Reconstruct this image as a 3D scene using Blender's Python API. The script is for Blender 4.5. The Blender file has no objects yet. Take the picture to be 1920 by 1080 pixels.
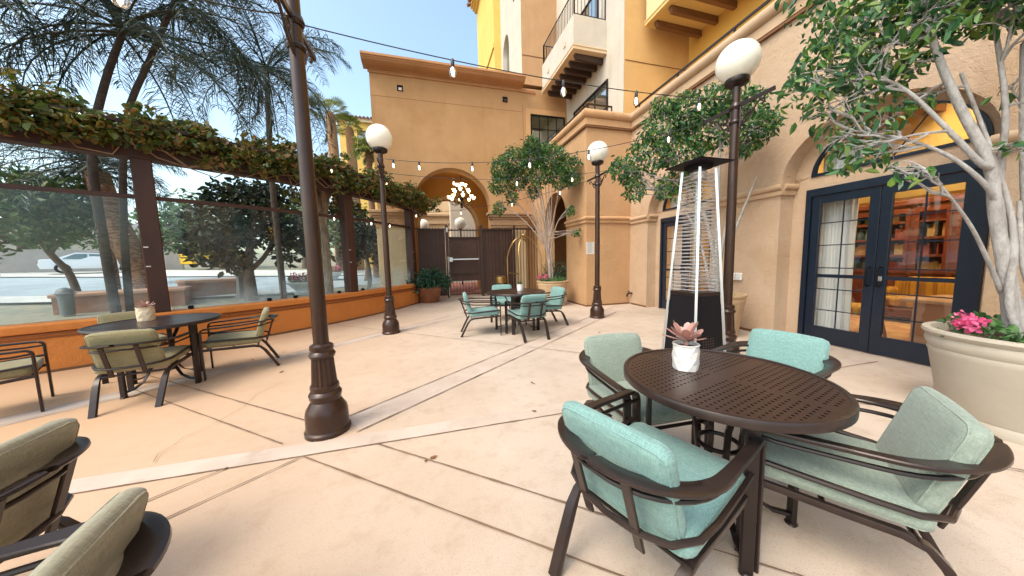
import bpy, math, random
SUN_E = 0.5; EXPO = 1.5
from mathutils import Vector, Matrix, Euler
PI = math.pi
sc = bpy.context.scene
col = sc.collection
def R_(d): return math.radians(d)

# ---------------------------------------------------------------- mesh builder
class MB:
    def __init__(s): s.v = []; s.f = []
    def add(s, vs, fs):
        o = len(s.v); s.v += [tuple(p) for p in vs]; s.f += [tuple(i + o for i in f) for f in fs]; return s
    def box(s, x0, x1, y0, y1, z0, z1, M=None):
        vs = [Vector((x, y, z)) for z in (z0, z1) for y in (y0, y1) for x in (x0, x1)]
        if M is not None: vs = [M @ p for p in vs]
        return s.add(vs, [(0, 2, 3, 1), (4, 5, 7, 6), (0, 1, 5, 4), (2, 6, 7, 3), (0, 4, 6, 2), (1, 3, 7, 5)])
    def cbox(s, x0, x1, y0, y1, z0, z1, b=.01, M=None):
        # chamfered box: the eight corners cut back, every edge bevelled
        X = (x0, x1); Y = (y0, y1); Z = (z0, z1); vs = []; idx = {}
        for i in (0, 1):
            for j in (0, 1):
                for k in (0, 1):
                    sx, sy, sz = (1 - 2 * i) * b, (1 - 2 * j) * b, (1 - 2 * k) * b
                    for a, p in enumerate(((X[i], Y[j] + sy, Z[k] + sz), (X[i] + sx, Y[j], Z[k] + sz), (X[i] + sx, Y[j] + sy, Z[k]))):
                        idx[i, j, k, a] = len(vs); vs.append(Vector(p))
        fs = []
        for i in (0, 1):
            q = [idx[i, j, k, 0] for j, k in ((0, 0), (1, 0), (1, 1), (0, 1))]; fs.append(q if i else q[::-1])
            q = [idx[j, i, k, 1] for j, k in ((0, 0), (1, 0), (1, 1), (0, 1))]; fs.append(q[::-1] if i else q)
            q = [idx[j, k, i, 2] for j, k in ((0, 0), (1, 0), (1, 1), (0, 1))]; fs.append(q if i else q[::-1])
        for i in (0, 1):
            for j in (0, 1):
                e = [(idx[i, j, 0, 0], idx[i, j, 1, 0], idx[i, j, 1, 1], idx[i, j, 0, 1]),
                     (idx[i, 0, j, 0], idx[i, 1, j, 0], idx[i, 1, j, 2], idx[i, 0, j, 2]),
                     (idx[0, i, j, 1], idx[1, i, j, 1], idx[1, i, j, 2], idx[0, i, j, 2])]
                fs += e
                for k in (0, 1): fs.append(tuple(idx[i, j, k, a] for a in range(3)))
        fs = list(dict.fromkeys(tuple(f) for f in fs))
        if M is not None: vs = [M @ p for p in vs]
        return s.add(vs, fs)
    def quad(s, a, b, c, d): return s.add([a, b, c, d], [(0, 1, 2, 3)])
    def tube(s, path, r, n=8, closed=False, flat=1.0):
        P = [Vector(p) for p in path]; m = len(P)
        rr = r if isinstance(r, (list, tuple)) else [r] * m
        vs = []; fs = []; up = None
        for i in range(m):
            a = P[i - 1] if (i > 0 or closed) else P[i]; b = P[(i + 1) % m] if (i < m - 1 or closed) else P[i]
            t = (b - a).normalized() if (b - a).length > 1e-9 else Vector((0, 0, 1))
            if up is None:
                up = Vector((0, 0, 1)) if abs(t.z) < .9 else Vector((1, 0, 0))
            u = (up - t * up.dot(t))
            if u.length < 1e-6: u = t.orthogonal()
            u.normalize(); w = t.cross(u); up = u
            for k in range(n):
                an = 2 * PI * k / n
                vs.append(P[i] + (u * math.cos(an) + w * math.sin(an) * flat) * rr[i])
        for i in range(m if closed else m - 1):
            j = (i + 1) % m
            for k in range(n):
                l = (k + 1) % n
                fs.append((i * n + k, i * n + l, j * n + l, j * n + k))
        if not closed:
            fs.append(tuple(range(n))[::-1]); fs.append(tuple((m - 1) * n + k for k in range(n)))
        return s.add(vs, fs)
    def ribbon(s, frames, closed=False):
        # frames: (pos, width vector, thickness vector) -> rounded flat bar
        m = len(frames); vs = []; fs = []
        sec = [(-.5, -.25), (-.42, -.5), (.42, -.5), (.5, -.25), (.5, .25), (.42, .5), (-.42, .5), (-.5, .25)]
        n = len(sec)
        for p, w, t in frames:
            p = Vector(p); w = Vector(w); t = Vector(t)
            vs += [p + w * a + t * b for a, b in sec]
        for i in range(m if closed else m - 1):
            j = (i + 1) % m
            for k in range(n):
                l = (k + 1) % n; fs.append((i * n + k, j * n + k, j * n + l, i * n + l))
        if not closed:
            fs.append(tuple(range(n))); fs.append(tuple((m - 1) * n + k for k in range(n))[::-1])
        return s.add(vs, fs)
    def lathe(s, prof, n=24, c=(0, 0, 0), flute=0, fl=(0, 0), caps=True):
        vs = []; fs = []; m = len(prof)
        for i, (r, z) in enumerate(prof):
            for k in range(n):
                an = 2 * PI * k / n; q = r
                if flute and fl[0] <= z <= fl[1] and k % 2: q = r * (1 - flute)
                vs.append((c[0] + q * math.cos(an), c[1] + q * math.sin(an), c[2] + z))
        for i in range(m - 1):
            for k in range(n):
                l = (k + 1) % n; fs.append((i * n + k, i * n + l, (i + 1) * n + l, (i + 1) * n + k))
        if caps and prof[0] != prof[-1]:
            if prof[0][0] > 1e-3: fs.append(tuple(range(n))[::-1])
            if prof[-1][0] > 1e-3: fs.append(tuple((m - 1) * n + k for k in range(n)))
        return s.add(vs, fs)
    def sphere(s, c, r, n=16, m=10, sx=1, sy=1, sz=1):
        prof = [(max(r * math.sin(PI * i / m), 1e-4), -r * math.cos(PI * i / m)) for i in range(m + 1)]
        o = len(s.v); s.lathe(prof, n)
        for i in range(o, len(s.v)):
            x, y, z = s.v[i]; s.v[i] = (c[0] + x * sx, c[1] + y * sy, c[2] + z * sz)
        return s
    def prism(s, poly, axis, a, b):
        # poly in the two other axes (cyclic order), extruded on axis from a to b
        def P(u, v, w):
            return (w, u, v) if axis == 0 else ((u, w, v) if axis == 1 else (u, v, w))
        n = len(poly)
        vs = [P(u, v, a) for u, v in poly] + [P(u, v, b) for u, v in poly]
        fs = [tuple(range(n)), tuple(range(n, 2 * n))[::-1]] + [(i, n + i, n + (i + 1) % n, (i + 1) % n) for i in range(n)]
        return s.add(vs, fs)
    def cushion(s, w, d, h, r, M=None, n=9, puff=.012):
        o = len(s.v); vs = []; fs = []
        idx = {}
        def pt(a, b, face):
            u = -1 + 2 * a / n; v = -1 + 2 * b / n
            c = {0: (1, u, v), 1: (-1, -u, v), 2: (-u, 1, v), 3: (u, -1, v), 4: (u, v, 1), 5: (u, -v, -1)}[face]
            key = tuple(round(q, 4) for q in c)
            if key in idx: return idx[key]
            p = Vector((c[0] * w / 2, c[1] * d / 2, c[2] * h / 2))
            inn = Vector((max(-w / 2 + r, min(w / 2 - r, p.x)), max(-d / 2 + r, min(d / 2 - r, p.y)), max(-h / 2 + r, min(h / 2 - r, p.z))))
            dd = p - inn
            # spread grid so the rounding has samples
            if dd.length > 1e-9: p = inn + dd.normalized() * r
            fx = max(0, 1 - (abs(p.x) / (w / 2)) ** 2); fy = max(0, 1 - (abs(p.y) / (d / 2)) ** 2); fz = max(0, 1 - (abs(p.z) / (h / 2)) ** 2)
            p += Vector((math.copysign(puff * .5 * fy * fz, p.x) if abs(c[0]) > .99 else 0, math.copysign(puff * .5 * fx * fz, p.y) if abs(c[1]) > .99 else 0, math.copysign(puff * fx * fy, p.z) if abs(c[2]) > .99 else 0))
            idx[key] = len(vs); vs.append(p); return idx[key]
        for f in range(6):
            for a in range(n):
                for b in range(n):
                    fs.append((pt(a, b, f), pt(a + 1, b, f), pt(a + 1, b + 1, f), pt(a, b + 1, f)))
        if M is not None: vs = [M @ p for p in vs]
        return s.add(vs, fs)
    def build(s, name, m, parent=None, ang=35, recalc=False):
        me = bpy.data.meshes.new(name); me.from_pydata(s.v, [], s.f)
        if recalc:
            import bmesh
            b = bmesh.new(); b.from_mesh(me); bmesh.ops.recalc_face_normals(b, faces=b.faces); b.to_mesh(me); b.free()
        if ang:
            me.polygons.foreach_set('use_smooth', [True] * len(me.polygons)); me.set_sharp_from_angle(angle=R_(ang))
        me.update()
        if m is not None: me.materials.append(m)
        o = bpy.data.objects.new(name, me); col.objects.link(o)
        if parent is not None: o.parent = parent
        return o

def tag(o, label=None, cat=None, group=None, kind=None):
    if label: o['label'] = label
    if cat: o['category'] = cat
    if group: o['group'] = group
    if kind: o['kind'] = kind
    return o
def thing(name, label, cat, loc=(0, 0, 0), rz=0.0, group=None):
    o = bpy.data.objects.new(name, None); col.objects.link(o); o.empty_display_size = .1
    o.location = loc; o.rotation_euler = (0, 0, rz)
    return tag(o, label, cat, group)
kids = {}
def copy_tree(o, parent=None):
    c = o.copy(); col.objects.link(c)
    if parent is not None: c.parent = parent
    for ch in [q for q in bpy.data.objects if q.parent == o]: copy_tree(ch, c)
    return c
def struct(mb, name, m, ang=0):
    o = mb.build(name, m, None, ang); o['kind'] = 'structure'; return o

# ---------------------------------------------------------------- materials
def nt(name):
    m = bpy.data.materials.new(name); m.use_nodes = True
    t = m.node_tree; b = t.nodes['Principled BSDF']; return m, t, b
def N(t, kind, **kw):
    n = t.nodes.new(kind)
    for k, v in kw.items():
        if k in n.inputs.keys(): n.inputs[k].default_value = v
        else: setattr(n, k, v)
    return n
def rgb(c): return (c[0], c[1], c[2], 1)
def mat(name, c, rough=.6, metal=0, c2=None, nscale=3, lo=.35, hi=.65, bump=0, bscale=80, detail=6, spec=None, coord='Object', stretch=None, c3=None, n3=.4, coat=0, streak=None, lumps=0):
    m, t, b = nt(name)
    b.inputs['Base Color'].default_value = rgb(c); b.inputs['Roughness'].default_value = rough; b.inputs['Metallic'].default_value = metal
    if spec is not None: b.inputs['Specular IOR Level'].default_value = spec
    if coat: b.inputs['Coat Weight'].default_value = coat; b.inputs['Coat Roughness'].default_value = .2
    tc = N(t, 'ShaderNodeTexCoord'); src = tc.outputs[coord]
    if stretch:
        mp = N(t, 'ShaderNodeMapping'); mp.inputs['Scale'].default_value = stretch; t.links.new(src, mp.inputs[0]); src = mp.outputs[0]
    if c2 is not None:
        n = N(t, 'ShaderNodeTexNoise', Scale=nscale, Detail=detail, Roughness=.6); t.links.new(src, n.inputs['Vector'])
        r = N(t, 'ShaderNodeMapRange'); r.inputs[1].default_value = lo; r.inputs[2].default_value = hi; t.links.new(n.outputs['Fac'], r.inputs[0])
        x = N(t, 'ShaderNodeMix', data_type='RGBA'); x.inputs[6].default_value = rgb(c); x.inputs[7].default_value = rgb(c2)
        t.links.new(r.outputs[0], x.inputs[0]); out = x.outputs[2]
        if c3 is not None:
            n2 = N(t, 'ShaderNodeTexNoise', Scale=nscale * n3, Detail=5, Roughness=.65); t.links.new(src, n2.inputs['Vector'])
            r2 = N(t, 'ShaderNodeMapRange'); r2.inputs[1].default_value = .52; r2.inputs[2].default_value = .75; t.links.new(n2.outputs['Fac'], r2.inputs[0])
            x2 = N(t, 'ShaderNodeMix', data_type='RGBA'); t.links.new(out, x2.inputs[6]); x2.inputs[7].default_value = rgb(c3); t.links.new(r2.outputs[0], x2.inputs[0]); out = x2.outputs[2]
        if streak is not None:
            mp2 = N(t, 'ShaderNodeMapping'); mp2.inputs['Scale'].default_value = (1.6, 1.6, .11); t.links.new(tc.outputs['Object'], mp2.inputs[0])
            n4 = N(t, 'ShaderNodeTexNoise', Scale=2.2, Detail=7, Roughness=.7); t.links.new(mp2.outputs[0], n4.inputs['Vector'])
            r4 = N(t, 'ShaderNodeMapRange'); r4.inputs[1].default_value = .55; r4.inputs[2].default_value = .80; r4.inputs[4].default_value = .75; t.links.new(n4.outputs['Fac'], r4.inputs[0])
            x4 = N(t, 'ShaderNodeMix', data_type='RGBA'); t.links.new(out, x4.inputs[6]); x4.inputs[7].default_value = rgb(streak); t.links.new(r4.outputs[0], x4.inputs[0]); out = x4.outputs[2]
        t.links.new(out, b.inputs['Base Color'])
    if bump:
        n = N(t, 'ShaderNodeTexNoise', Scale=bscale, Detail=4); t.links.new(src, n.inputs['Vector'])
        hgt = n.outputs['Fac']
        if lumps:
            nl = N(t, 'ShaderNodeTexNoise', Scale=lumps, Detail=5, Roughness=.6, Distortion=.6); t.links.new(src, nl.inputs['Vector']); ad = N(t, 'ShaderNodeMath', operation='MULTIPLY_ADD'); t.links.new(nl.outputs['Fac'], ad.inputs[0]); ad.inputs[1].default_value = 2.2; t.links.new(hgt, ad.inputs[2]); hgt = ad.outputs[0]
        bp = N(t, 'ShaderNodeBump', Strength=bump, Distance=.01); t.links.new(hgt, bp.inputs['Height']); t.links.new(bp.outputs[0], b.inputs['Normal'])
    return m
def leafmat(name, cols, rough=.45, trans=.35):
    m, t, b = nt(name)
    g = N(t, 'ShaderNodeNewGeometry'); cr = N(t, 'ShaderNodeValToRGB'); el = cr.color_ramp.elements
    k = len(cols); cr.color_ramp.interpolation = 'LINEAR'
    while len(el) < k: el.new(.5)
    for i, c in enumerate(cols): el[i].position = i / max(1, k - 1); el[i].color = rgb(c)
    t.links.new(g.outputs['Random Per Island'], cr.inputs[0]); t.links.new(cr.outputs[0], b.inputs['Base Color'])
    b.inputs['Roughness'].default_value = rough
    tr = N(t, 'ShaderNodeBsdfTranslucent'); t.links.new(cr.outputs[0], tr.inputs[0])
    mx = N(t, 'ShaderNodeMixShader'); mx.inputs[0].default_value = trans
    t.links.new(b.outputs[0], mx.inputs[1]); t.links.new(tr.outputs[0], mx.inputs[2]); t.links.new(mx.outputs[0], t.nodes['Material Output'].inputs[0])
    return m
def emit(name, c, s):
    m, t, b = nt(name); b.inputs['Base Color'].default_value = rgb(c); b.inputs['Emission Color'].default_value = rgb(c); b.inputs['Emission Strength'].default_value = s; return m
def glass(name, tint=(.9, .97, .97), refl=.08, dirt=0, dirtc=(.6, .75, .8), hi=.6):
    m, t, b = nt(name); t.nodes.remove(b); out = t.nodes['Material Output']
    tr = N(t, 'ShaderNodeBsdfTransparent'); tr.inputs[0].default_value = rgb(tint)
    gl = N(t, 'ShaderNodeBsdfGlossy'); gl.inputs['Roughness'].default_value = .02
    lw = N(t, 'ShaderNodeLayerWeight'); lw.inputs[0].default_value = .25
    mr = N(t, 'ShaderNodeMapRange'); mr.inputs[3].default_value = refl; mr.inputs[4].default_value = hi; t.links.new(lw.outputs['Fresnel'], mr.inputs[0])
    mx = N(t, 'ShaderNodeMixShader'); t.links.new(mr.outputs[0], mx.inputs[0]); t.links.new(tr.outputs[0], mx.inputs[1]); t.links.new(gl.outputs[0], mx.inputs[2])
    last = mx
    if dirt:
        df = N(t, 'ShaderNodeBsdfDiffuse'); df.inputs[0].default_value = rgb(dirtc)
        tl = N(t, 'ShaderNodeBsdfTranslucent'); tl.inputs[0].default_value = rgb(dirtc)
        ad = N(t, 'ShaderNodeMixShader'); t.links.new(df.outputs[0], ad.inputs[1]); t.links.new(tl.outputs[0], ad.inputs[2])
        tc = N(t, 'ShaderNodeTexCoord'); n = N(t, 'ShaderNodeTexNoise', Scale=1.6, Detail=5, Roughness=.55); t.links.new(tc.outputs['Object'], n.inputs['Vector'])
        sx = N(t, 'ShaderNodeSeparateXYZ'); t.links.new(tc.outputs['Object'], sx.inputs[0])
        zr = N(t, 'ShaderNodeMapRange'); zr.inputs[1].default_value = .68; zr.inputs[2].default_value = 1.35; zr.inputs[3].default_value = 1; zr.inputs[4].default_value = .10; t.links.new(sx.outputs[2], zr.inputs[0])
        nr = N(t, 'ShaderNodeMapRange'); nr.inputs[1].default_value = .4; nr.inputs[2].default_value = .7; nr.inputs[3].default_value = .15; t.links.new(n.outputs['Fac'], nr.inputs[0])
        mu = N(t, 'ShaderNodeMath', operation='MULTIPLY'); t.links.new(zr.outputs[0], mu.inputs[0]); t.links.new(nr.outputs[0], mu.inputs[1])
        m2 = N(t, 'ShaderNodeMath', operation='MULTIPLY'); t.links.new(mu.outputs[0], m2.inputs[0]); m2.inputs[1].default_value = dirt
        m3 = N(t, 'ShaderNodeMixShader'); t.links.new(m2.outputs[0], m3.inputs[0]); t.links.new(mx.outputs[0], m3.inputs[1]); t.links.new(ad.outputs[0], m3.inputs[2]); last = m3
    t.links.new(last.outputs[0], out.inputs[0])
    return m
def fabric(name, c, c2):
    m, t, b = nt(name); b.inputs['Roughness'].default_value = .9; b.inputs['Sheen Weight'].default_value = .2
    tc = N(t, 'ShaderNodeTexCoord')
    def streak(sc_, dist=1):
        mp = N(t, 'ShaderNodeMapping'); mp.inputs['Scale'].default_value = sc_; t.links.new(tc.outputs['Object'], mp.inputs[0])
        n = N(t, 'ShaderNodeTexNoise', Scale=1, Detail=4, Roughness=.7); t.links.new(mp.outputs[0], n.inputs['Vector']); return n
    a = streak((18, 260, 260)); d = streak((300, 40, 40))
    s1 = N(t, 'ShaderNodeMath', operation='ADD'); t.links.new(a.outputs['Fac'], s1.inputs[0]); t.links.new(d.outputs['Fac'], s1.inputs[1])
    r = N(t, 'ShaderNodeMapRange'); r.inputs[1].default_value = .8; r.inputs[2].default_value = 1.2; t.links.new(s1.outputs[0], r.inputs[0])
    x = N(t, 'ShaderNodeMix', data_type='RGBA'); x.inputs[6].default_value = rgb(c); x.inputs[7].default_value = rgb(c2); t.links.new(r.outputs[0], x.inputs[0]); t.links.new(x.outputs[2], b.inputs['Base Color'])
    bp = N(t, 'ShaderNodeBump', Strength=.35, Distance=.003); t.links.new(s1.outputs[0], bp.inputs['Height']); t.links.new(bp.outputs[0], b.inputs['Normal'])
    return m
def perf(name, c):
    # table top sheet: staggered square punched holes inside four sectors
    m, t, b = nt(name); b.inputs['Base Color'].default_value = rgb(c); b.inputs['Roughness'].default_value = .30; b.inputs['Metallic'].default_value = .5
    tc = N(t, 'ShaderNodeTexCoord'); sp = N(t, 'ShaderNodeSeparateXYZ'); t.links.new(tc.outputs['Object'], sp.inputs[0])
    def M(op, a, bb=None, cc=None):
        n = N(t, 'ShaderNodeMath', operation=op)
        for i, q in enumerate((a, bb, cc)):
            if q is None: continue
            if isinstance(q, (int, float)): n.inputs[i].default_value = q
            else: t.links.new(q, n.inputs[i])
        return n.outputs[0]
    x, y = sp.outputs[0], sp.outputs[1]; p = .032
    row = M('FLOOR', M('DIVIDE', y, p)); sh = M('MULTIPLY', M('FLOORED_MODULO', row, 2), .5)
    fx = M('ABSOLUTE', M('SUBTRACT', M('FRACT', M('ADD', M('DIVIDE', x, p), sh)), .5))
    fy = M('ABSOLUTE', M('SUBTRACT', M('FRACT', M('DIVIDE', y, p)), .5))
    hole = M('MULTIPLY', M('LESS_THAN', fx, .19), M('LESS_THAN', fy, .19))
    rr = M('SQRT', M('ADD', M('MULTIPLY', x, x), M('MULTIPLY', y, y)))
    ok = M('MULTIPLY', M('LESS_THAN', rr, .46), M('GREATER_THAN', M('MINIMUM', M('ABSOLUTE', x), M('ABSOLUTE', y)), .022))
    inv = M('SUBTRACT', 1, M('MULTIPLY', hole, ok)); t.links.new(inv, b.inputs['Alpha'])
    return m

bronze = mat('bronze_metal', (.027, .017, .0155), .28, .3, c2=(.038, .024, .021), nscale=9, bump=.05, bscale=500)
bronze_dk = mat('dark_bronze_metal', (.020, .012, .011), .32, .3)
post_m = mat('lamp_post_paint', (.046, .019, .011), .30, .15, c2=(.032, .014, .009), nscale=7, bump=.06, bscale=120)
wood_dk = mat('pergola_paint', (.052, .015, .008), .6, 0, c2=(.034, .010, .006), nscale=5, bump=.2, bscale=60, stretch=(1, 1, .3))
concrete = None
stucco_r = mat('tan_stucco', (.54, .385, .27), .9, 0, c2=(.48, .335, .225), nscale=1.1, bump=.8, bscale=85, c3=(.45, .29, .17), n3=.9, streak=(.40, .27, .17), lumps=14)
stucco_t = mat('ochre_stucco', (.48, .275, .13), .92, 0, c2=(.43, .24, .108), nscale=1.3, bump=.6, bscale=60, c3=(.38, .195, .072), streak=(.34, .175, .068), lumps=7)
stucco_b = mat('block_stucco', (.52, .31, .165), .92, 0, c2=(.46, .27, .135), nscale=1.3, bump=.7, bscale=80, c3=(.45, .25, .125), streak=(.40, .225, .115), lumps=12)
stucco_w = mat('pale_stucco', (.58, .52, .45), .92, 0, c2=(.52, .46, .39), nscale=1.2, bump=.5, bscale=60, streak=(.42, .36, .29), lumps=8)
stucco_y = mat('yellow_stucco', (.78, .50, .13), .92, 0, c2=(.72, .45, .11), nscale=1.2, bump=.3, bscale=60)
stucco_c = mat('cream_stucco', (.70, .52, .33), .92, 0, c2=(.62, .45, .27), nscale=1.5, bump=.3, bscale=60)
orange_w = mat('orange_stucco', (.60, .21, .042), .85, 0, c2=(.54, .18, .034), nscale=1.8, bump=.6, bscale=90, c3=(.50, .15, .022), streak=(.40, .12, .02), lumps=12)
cornice_m = mat('cornice_paint', (.50, .255, .125), .85, 0, c2=(.44, .22, .10), nscale=1.5, bump=.15, bscale=60)
mould_m = mat('moulding_paint', (.52, .36, .235), .85, 0, c2=(.45, .30, .185), nscale=1.6, bump=.3, bscale=80, c3=(.42, .27, .16))
line_m = mat('brown_line_paint', (.17, .075, .03), .8)
navy = mat('navy_paint', (.007, .0145, .030), .32, 0, c2=(.0055, .0115, .025), nscale=4)
black_m = mat('black_enamel', (.007, .006, .008), .6, 0, spec=.18)
steel = mat('stainless_steel', (.64, .64, .66), .36, .85)
palm_dark = mat('dark_palm_bark', (.045, .034, .030), .95, 0, c2=(.085, .062, .05), nscale=9, bump=1, bscale=22, stretch=(1, 1, 2.2))
brass = mat('brass', (.46, .30, .12), .30, .9)
opal = mat('opal_glass', (.86, .84, .76), .22, 0, spec=.5)
white_pot = mat('white_ceramic', (.68, .66, .64), .5, 0, c2=(.62, .59, .57), nscale=12)
planter_m = mat('beige_planter', (.43, .385, .32), .7, 0, c2=(.385, .34, .275), nscale=3, bump=.15, bscale=90, c3=(.47, .39, .29))
planter_t = mat('tan_planter', (.50, .34, .20), .7, 0, c2=(.42, .28, .16), nscale=3, bump=.15, bscale=90)
terra = mat('terracotta', (.27, .095, .04), .45, 0, c2=(.19, .065, .028), nscale=4, bump=.1, bscale=60)
soil = mat('potting_soil', (.05, .03, .02), .95, 0, c2=(.09, .06, .04), nscale=30, bump=.6, bscale=60)
bark = mat('pale_bark', (.25, .232, .222), .9, 0, c2=(.38, .362, .356), nscale=22, bump=.9, bscale=60, stretch=(1, 1, .45), c3=(.13, .10, .085), n3=.5)
bark_dk = mat('dark_bark', (.10, .066, .05), .9, 0, c2=(.16, .115, .09), nscale=10, bump=.8, bscale=35, stretch=(1, 1, .4))
palm_bark = mat('palm_bark', (.13, .065, .04), .95, 0, c2=(.27, .15, .09), nscale=7, lo=.45, hi=.55, bump=1, bscale=16, stretch=(1, 1, 2.6))
palm_pale = mat('fan_palm_bark', (.42, .22, .10), .95, 0, c2=(.30, .15, .07), nscale=5, bump=1, bscale=14, stretch=(1, 1, 2.5))
ficus_l = leafmat('ficus_leaves', [(.016, .068, .030), (.03, .105, .038), (.05, .15, .042), (.085, .19, .04), (.17, .25, .035)], .35, .28)
ivy_l = leafmat('ivy_leaves', [(.032, .058, .014), (.07, .12, .02), (.14, .17, .026), (.20, .115, .024), (.05, .095, .018), (.26, .10, .026)], .5, .35)
dark_l = leafmat('dark_tree_leaves', [(.008, .018, .014), (.014, .03, .018), (.022, .04, .018), (.05, .05, .012)], .45, .25)
mid_l = leafmat('street_tree_leaves', [(.05, .10, .045), (.085, .15, .06), (.13, .20, .08), (.17, .20, .07)], .5, .35)
palm_l = leafmat('palm_leaflets', [(.016, .036, .034), (.026, .054, .046), (.04, .07, .042), (.075, .06, .03)], .45, .2)
fan_l = leafmat('fan_palm_leaves', [(.16, .19, .03), (.24, .24, .04), (.11, .15, .03)], .5, .3)
shrub_l = leafmat('shrub_leaves', [(.014, .045, .030), (.024, .075, .04), (.04, .11, .05)], .4, .2)
flower_l = leafmat('flower_leaves', [(.04, .11, .03), (.07, .17, .05), (.11, .22, .06)], .5, .3)
pink = leafmat('pink_petals', [(.62, .07, .22), (.75, .16, .34), (.55, .05, .16)], .5, .3)
red_leaf = leafmat('succulent_leaves', [(.42, .20, .17), (.52, .30, .26), (.34, .16, .13), (.50, .40, .36)], .4, .15)
cable_m = mat('black_cable', (.02, .02, .022), .5)
bulb_m = emit('lit_bulb', (.72, .66, .54), .28)
fil_m = emit('bulb_filament', (1, .86, .62), 5)
bulb_clear = None
sage_cool_light = fabric('sage_fabric_cool_light', (.205, .345, .325), (.115, .22, .205))  # one sage fabric; the tint of the light is put into each colour
sage_warm_light = fabric('sage_fabric_warm_light', (.27, .235, .125), (.18, .15, .075))
beige = fabric('sage_fabric_beige_light', (.31, .285, .20), (.20, .18, .12))
sage = fabric('sage_grey_fabric', (.265, .315, .265), (.165, .205, .17))
pane_clear = glass('door_glass', (.93, .95, .95), .07)
pane_dark = glass('window_glass', (.5, .62, .66), .22)
bulb_gl = glass('bulb_glass', (.90, .90, .88), .16, hi=.8)
screen_glass = glass('windscreen_glass', (.95, .985, .985), .015, hi=.25, dirt=.40, dirtc=(.58, .72, .78))
# ---------------------------------------------------------------- camera, world, sun
cam = bpy.data.cameras.new('camera'); co = bpy.data.objects.new('camera', cam); col.objects.link(co)
cam.sensor_width = 36; cam.lens = 569.26 / 1920 * 36; cam.clip_start = .02; cam.clip_end = 2000
r0 = Vector((0.9620877186, -0.2717415386, -0.0233186170)); r1 = Vector((-0.0479753880, -0.0844484789, -0.9952722324)); r2 = Vector((0.2684875860, 0.9586579112, -0.0942837502))
Mc = Matrix((r0, -r1, -r2)).transposed().to_4x4(); Mc.translation = (0, 0, 1.40); co.matrix_world = Mc
sc.camera = co
w = bpy.data.worlds.new('World'); sc.world = w; w.use_nodes = True
wt = w.node_tree; bg = wt.nodes['Background']
sky = wt.nodes.new('ShaderNodeTexSky'); sky.sky_type = 'NISHITA'; sky.sun_disc = False
SUN_EL, SUN_AZ = R_(54), R_(-118)          # azimuth clockwise from +y: low sun from the street side
sky.sun_elevation = SUN_EL; sky.sun_rotation = SUN_AZ; sky.air_density = 1.0; sky.dust_density = 3.0; sky.ozone_density = .35
tn = wt.nodes.new('ShaderNodeMix'); tn.data_type = 'RGBA'; tn.blend_type = 'MULTIPLY'; tn.inputs[0].default_value = 1; tn.inputs[7].default_value = (1.02, 1.06, .95, 1); wt.links.new(sky.outputs[0], tn.inputs[6]); wt.links.new(tn.outputs[2], bg.inputs[0]); bg.inputs[1].default_value = .15
sl = bpy.data.lights.new('sun', 'SUN'); sl.energy = SUN_E; sl.angle = R_(26); sl.color = (1, .95, .90)
so = bpy.data.objects.new('sun', sl); col.objects.link(so)
sd = Vector((math.sin(SUN_AZ) * math.cos(SUN_EL), math.cos(SUN_AZ) * math.cos(SUN_EL), math.sin(SUN_EL)))
so.rotation_euler = sd.to_track_quat('Z', 'Y').to_euler(); so.location = sd * 60
sc.view_settings.view_transform = 'Standard'; sc.view_settings.look = 'None'; sc.view_settings.gamma = 1; sc.view_settings.exposure = EXPO

# ---------------------------------------------------------------- ground
AC = (-9.807, 14.844); AR = 10.378
def arc(deg, dr=0.0, z=0.0):
    a = R_(deg); return Vector((AC[0] + (AR + dr) * math.cos(a), AC[1] + (AR + dr) * math.sin(a), z))
# patio slab: aggregate concrete with speckles and broad stains
m, t, b = nt('patio_concrete'); tc = N(t, 'ShaderNodeTexCoord'); b.inputs['Roughness'].default_value = .75
n1 = N(t, 'ShaderNodeTexNoise', Scale=.9, Detail=7, Roughness=.62); n2 = N(t, 'ShaderNodeTexNoise', Scale=140, Detail=3, Roughness=.6); n3 = N(t, 'ShaderNodeTexNoise', Scale=5.5, Detail=6, Roughness=.7)
for n in (n1, n2, n3): t.links.new(tc.outputs['Object'], n.inputs['Vector'])
def mixc(f, a, bcol, lo, hi):
    r = N(t, 'ShaderNodeMapRange'); r.inputs[1].default_value = lo; r.inputs[2].default_value = hi; t.links.new(f, r.inputs[0])
    x = N(t, 'ShaderNodeMix', data_type='RGBA'); t.links.new(r.outputs[0], x.inputs[0])
    if isinstance(a, tuple): x.inputs[6].default_value = rgb(a)
    else: t.links.new(a, x.inputs[6])
    x.inputs[7].default_value = rgb(bcol); return x.outputs[2]
c = mixc(n1.outputs['Fac'], (.545, .445, .37), (.43, .335, .265), .34, .72)
n5 = N(t, 'ShaderNodeTexNoise', Scale=28, Detail=5, Roughness=.7); t.links.new(tc.outputs['Object'], n5.inputs['Vector'])
c = mixc(n3.outputs['Fac'], c, (.36, .27, .20), .50, .84)
c = mixc(n5.outputs['Fac'], c, (.36, .27, .205), .60, .86)
c = mixc(n2.outputs['Fac'], c, (.29, .215, .16), .57, .72)
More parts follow.
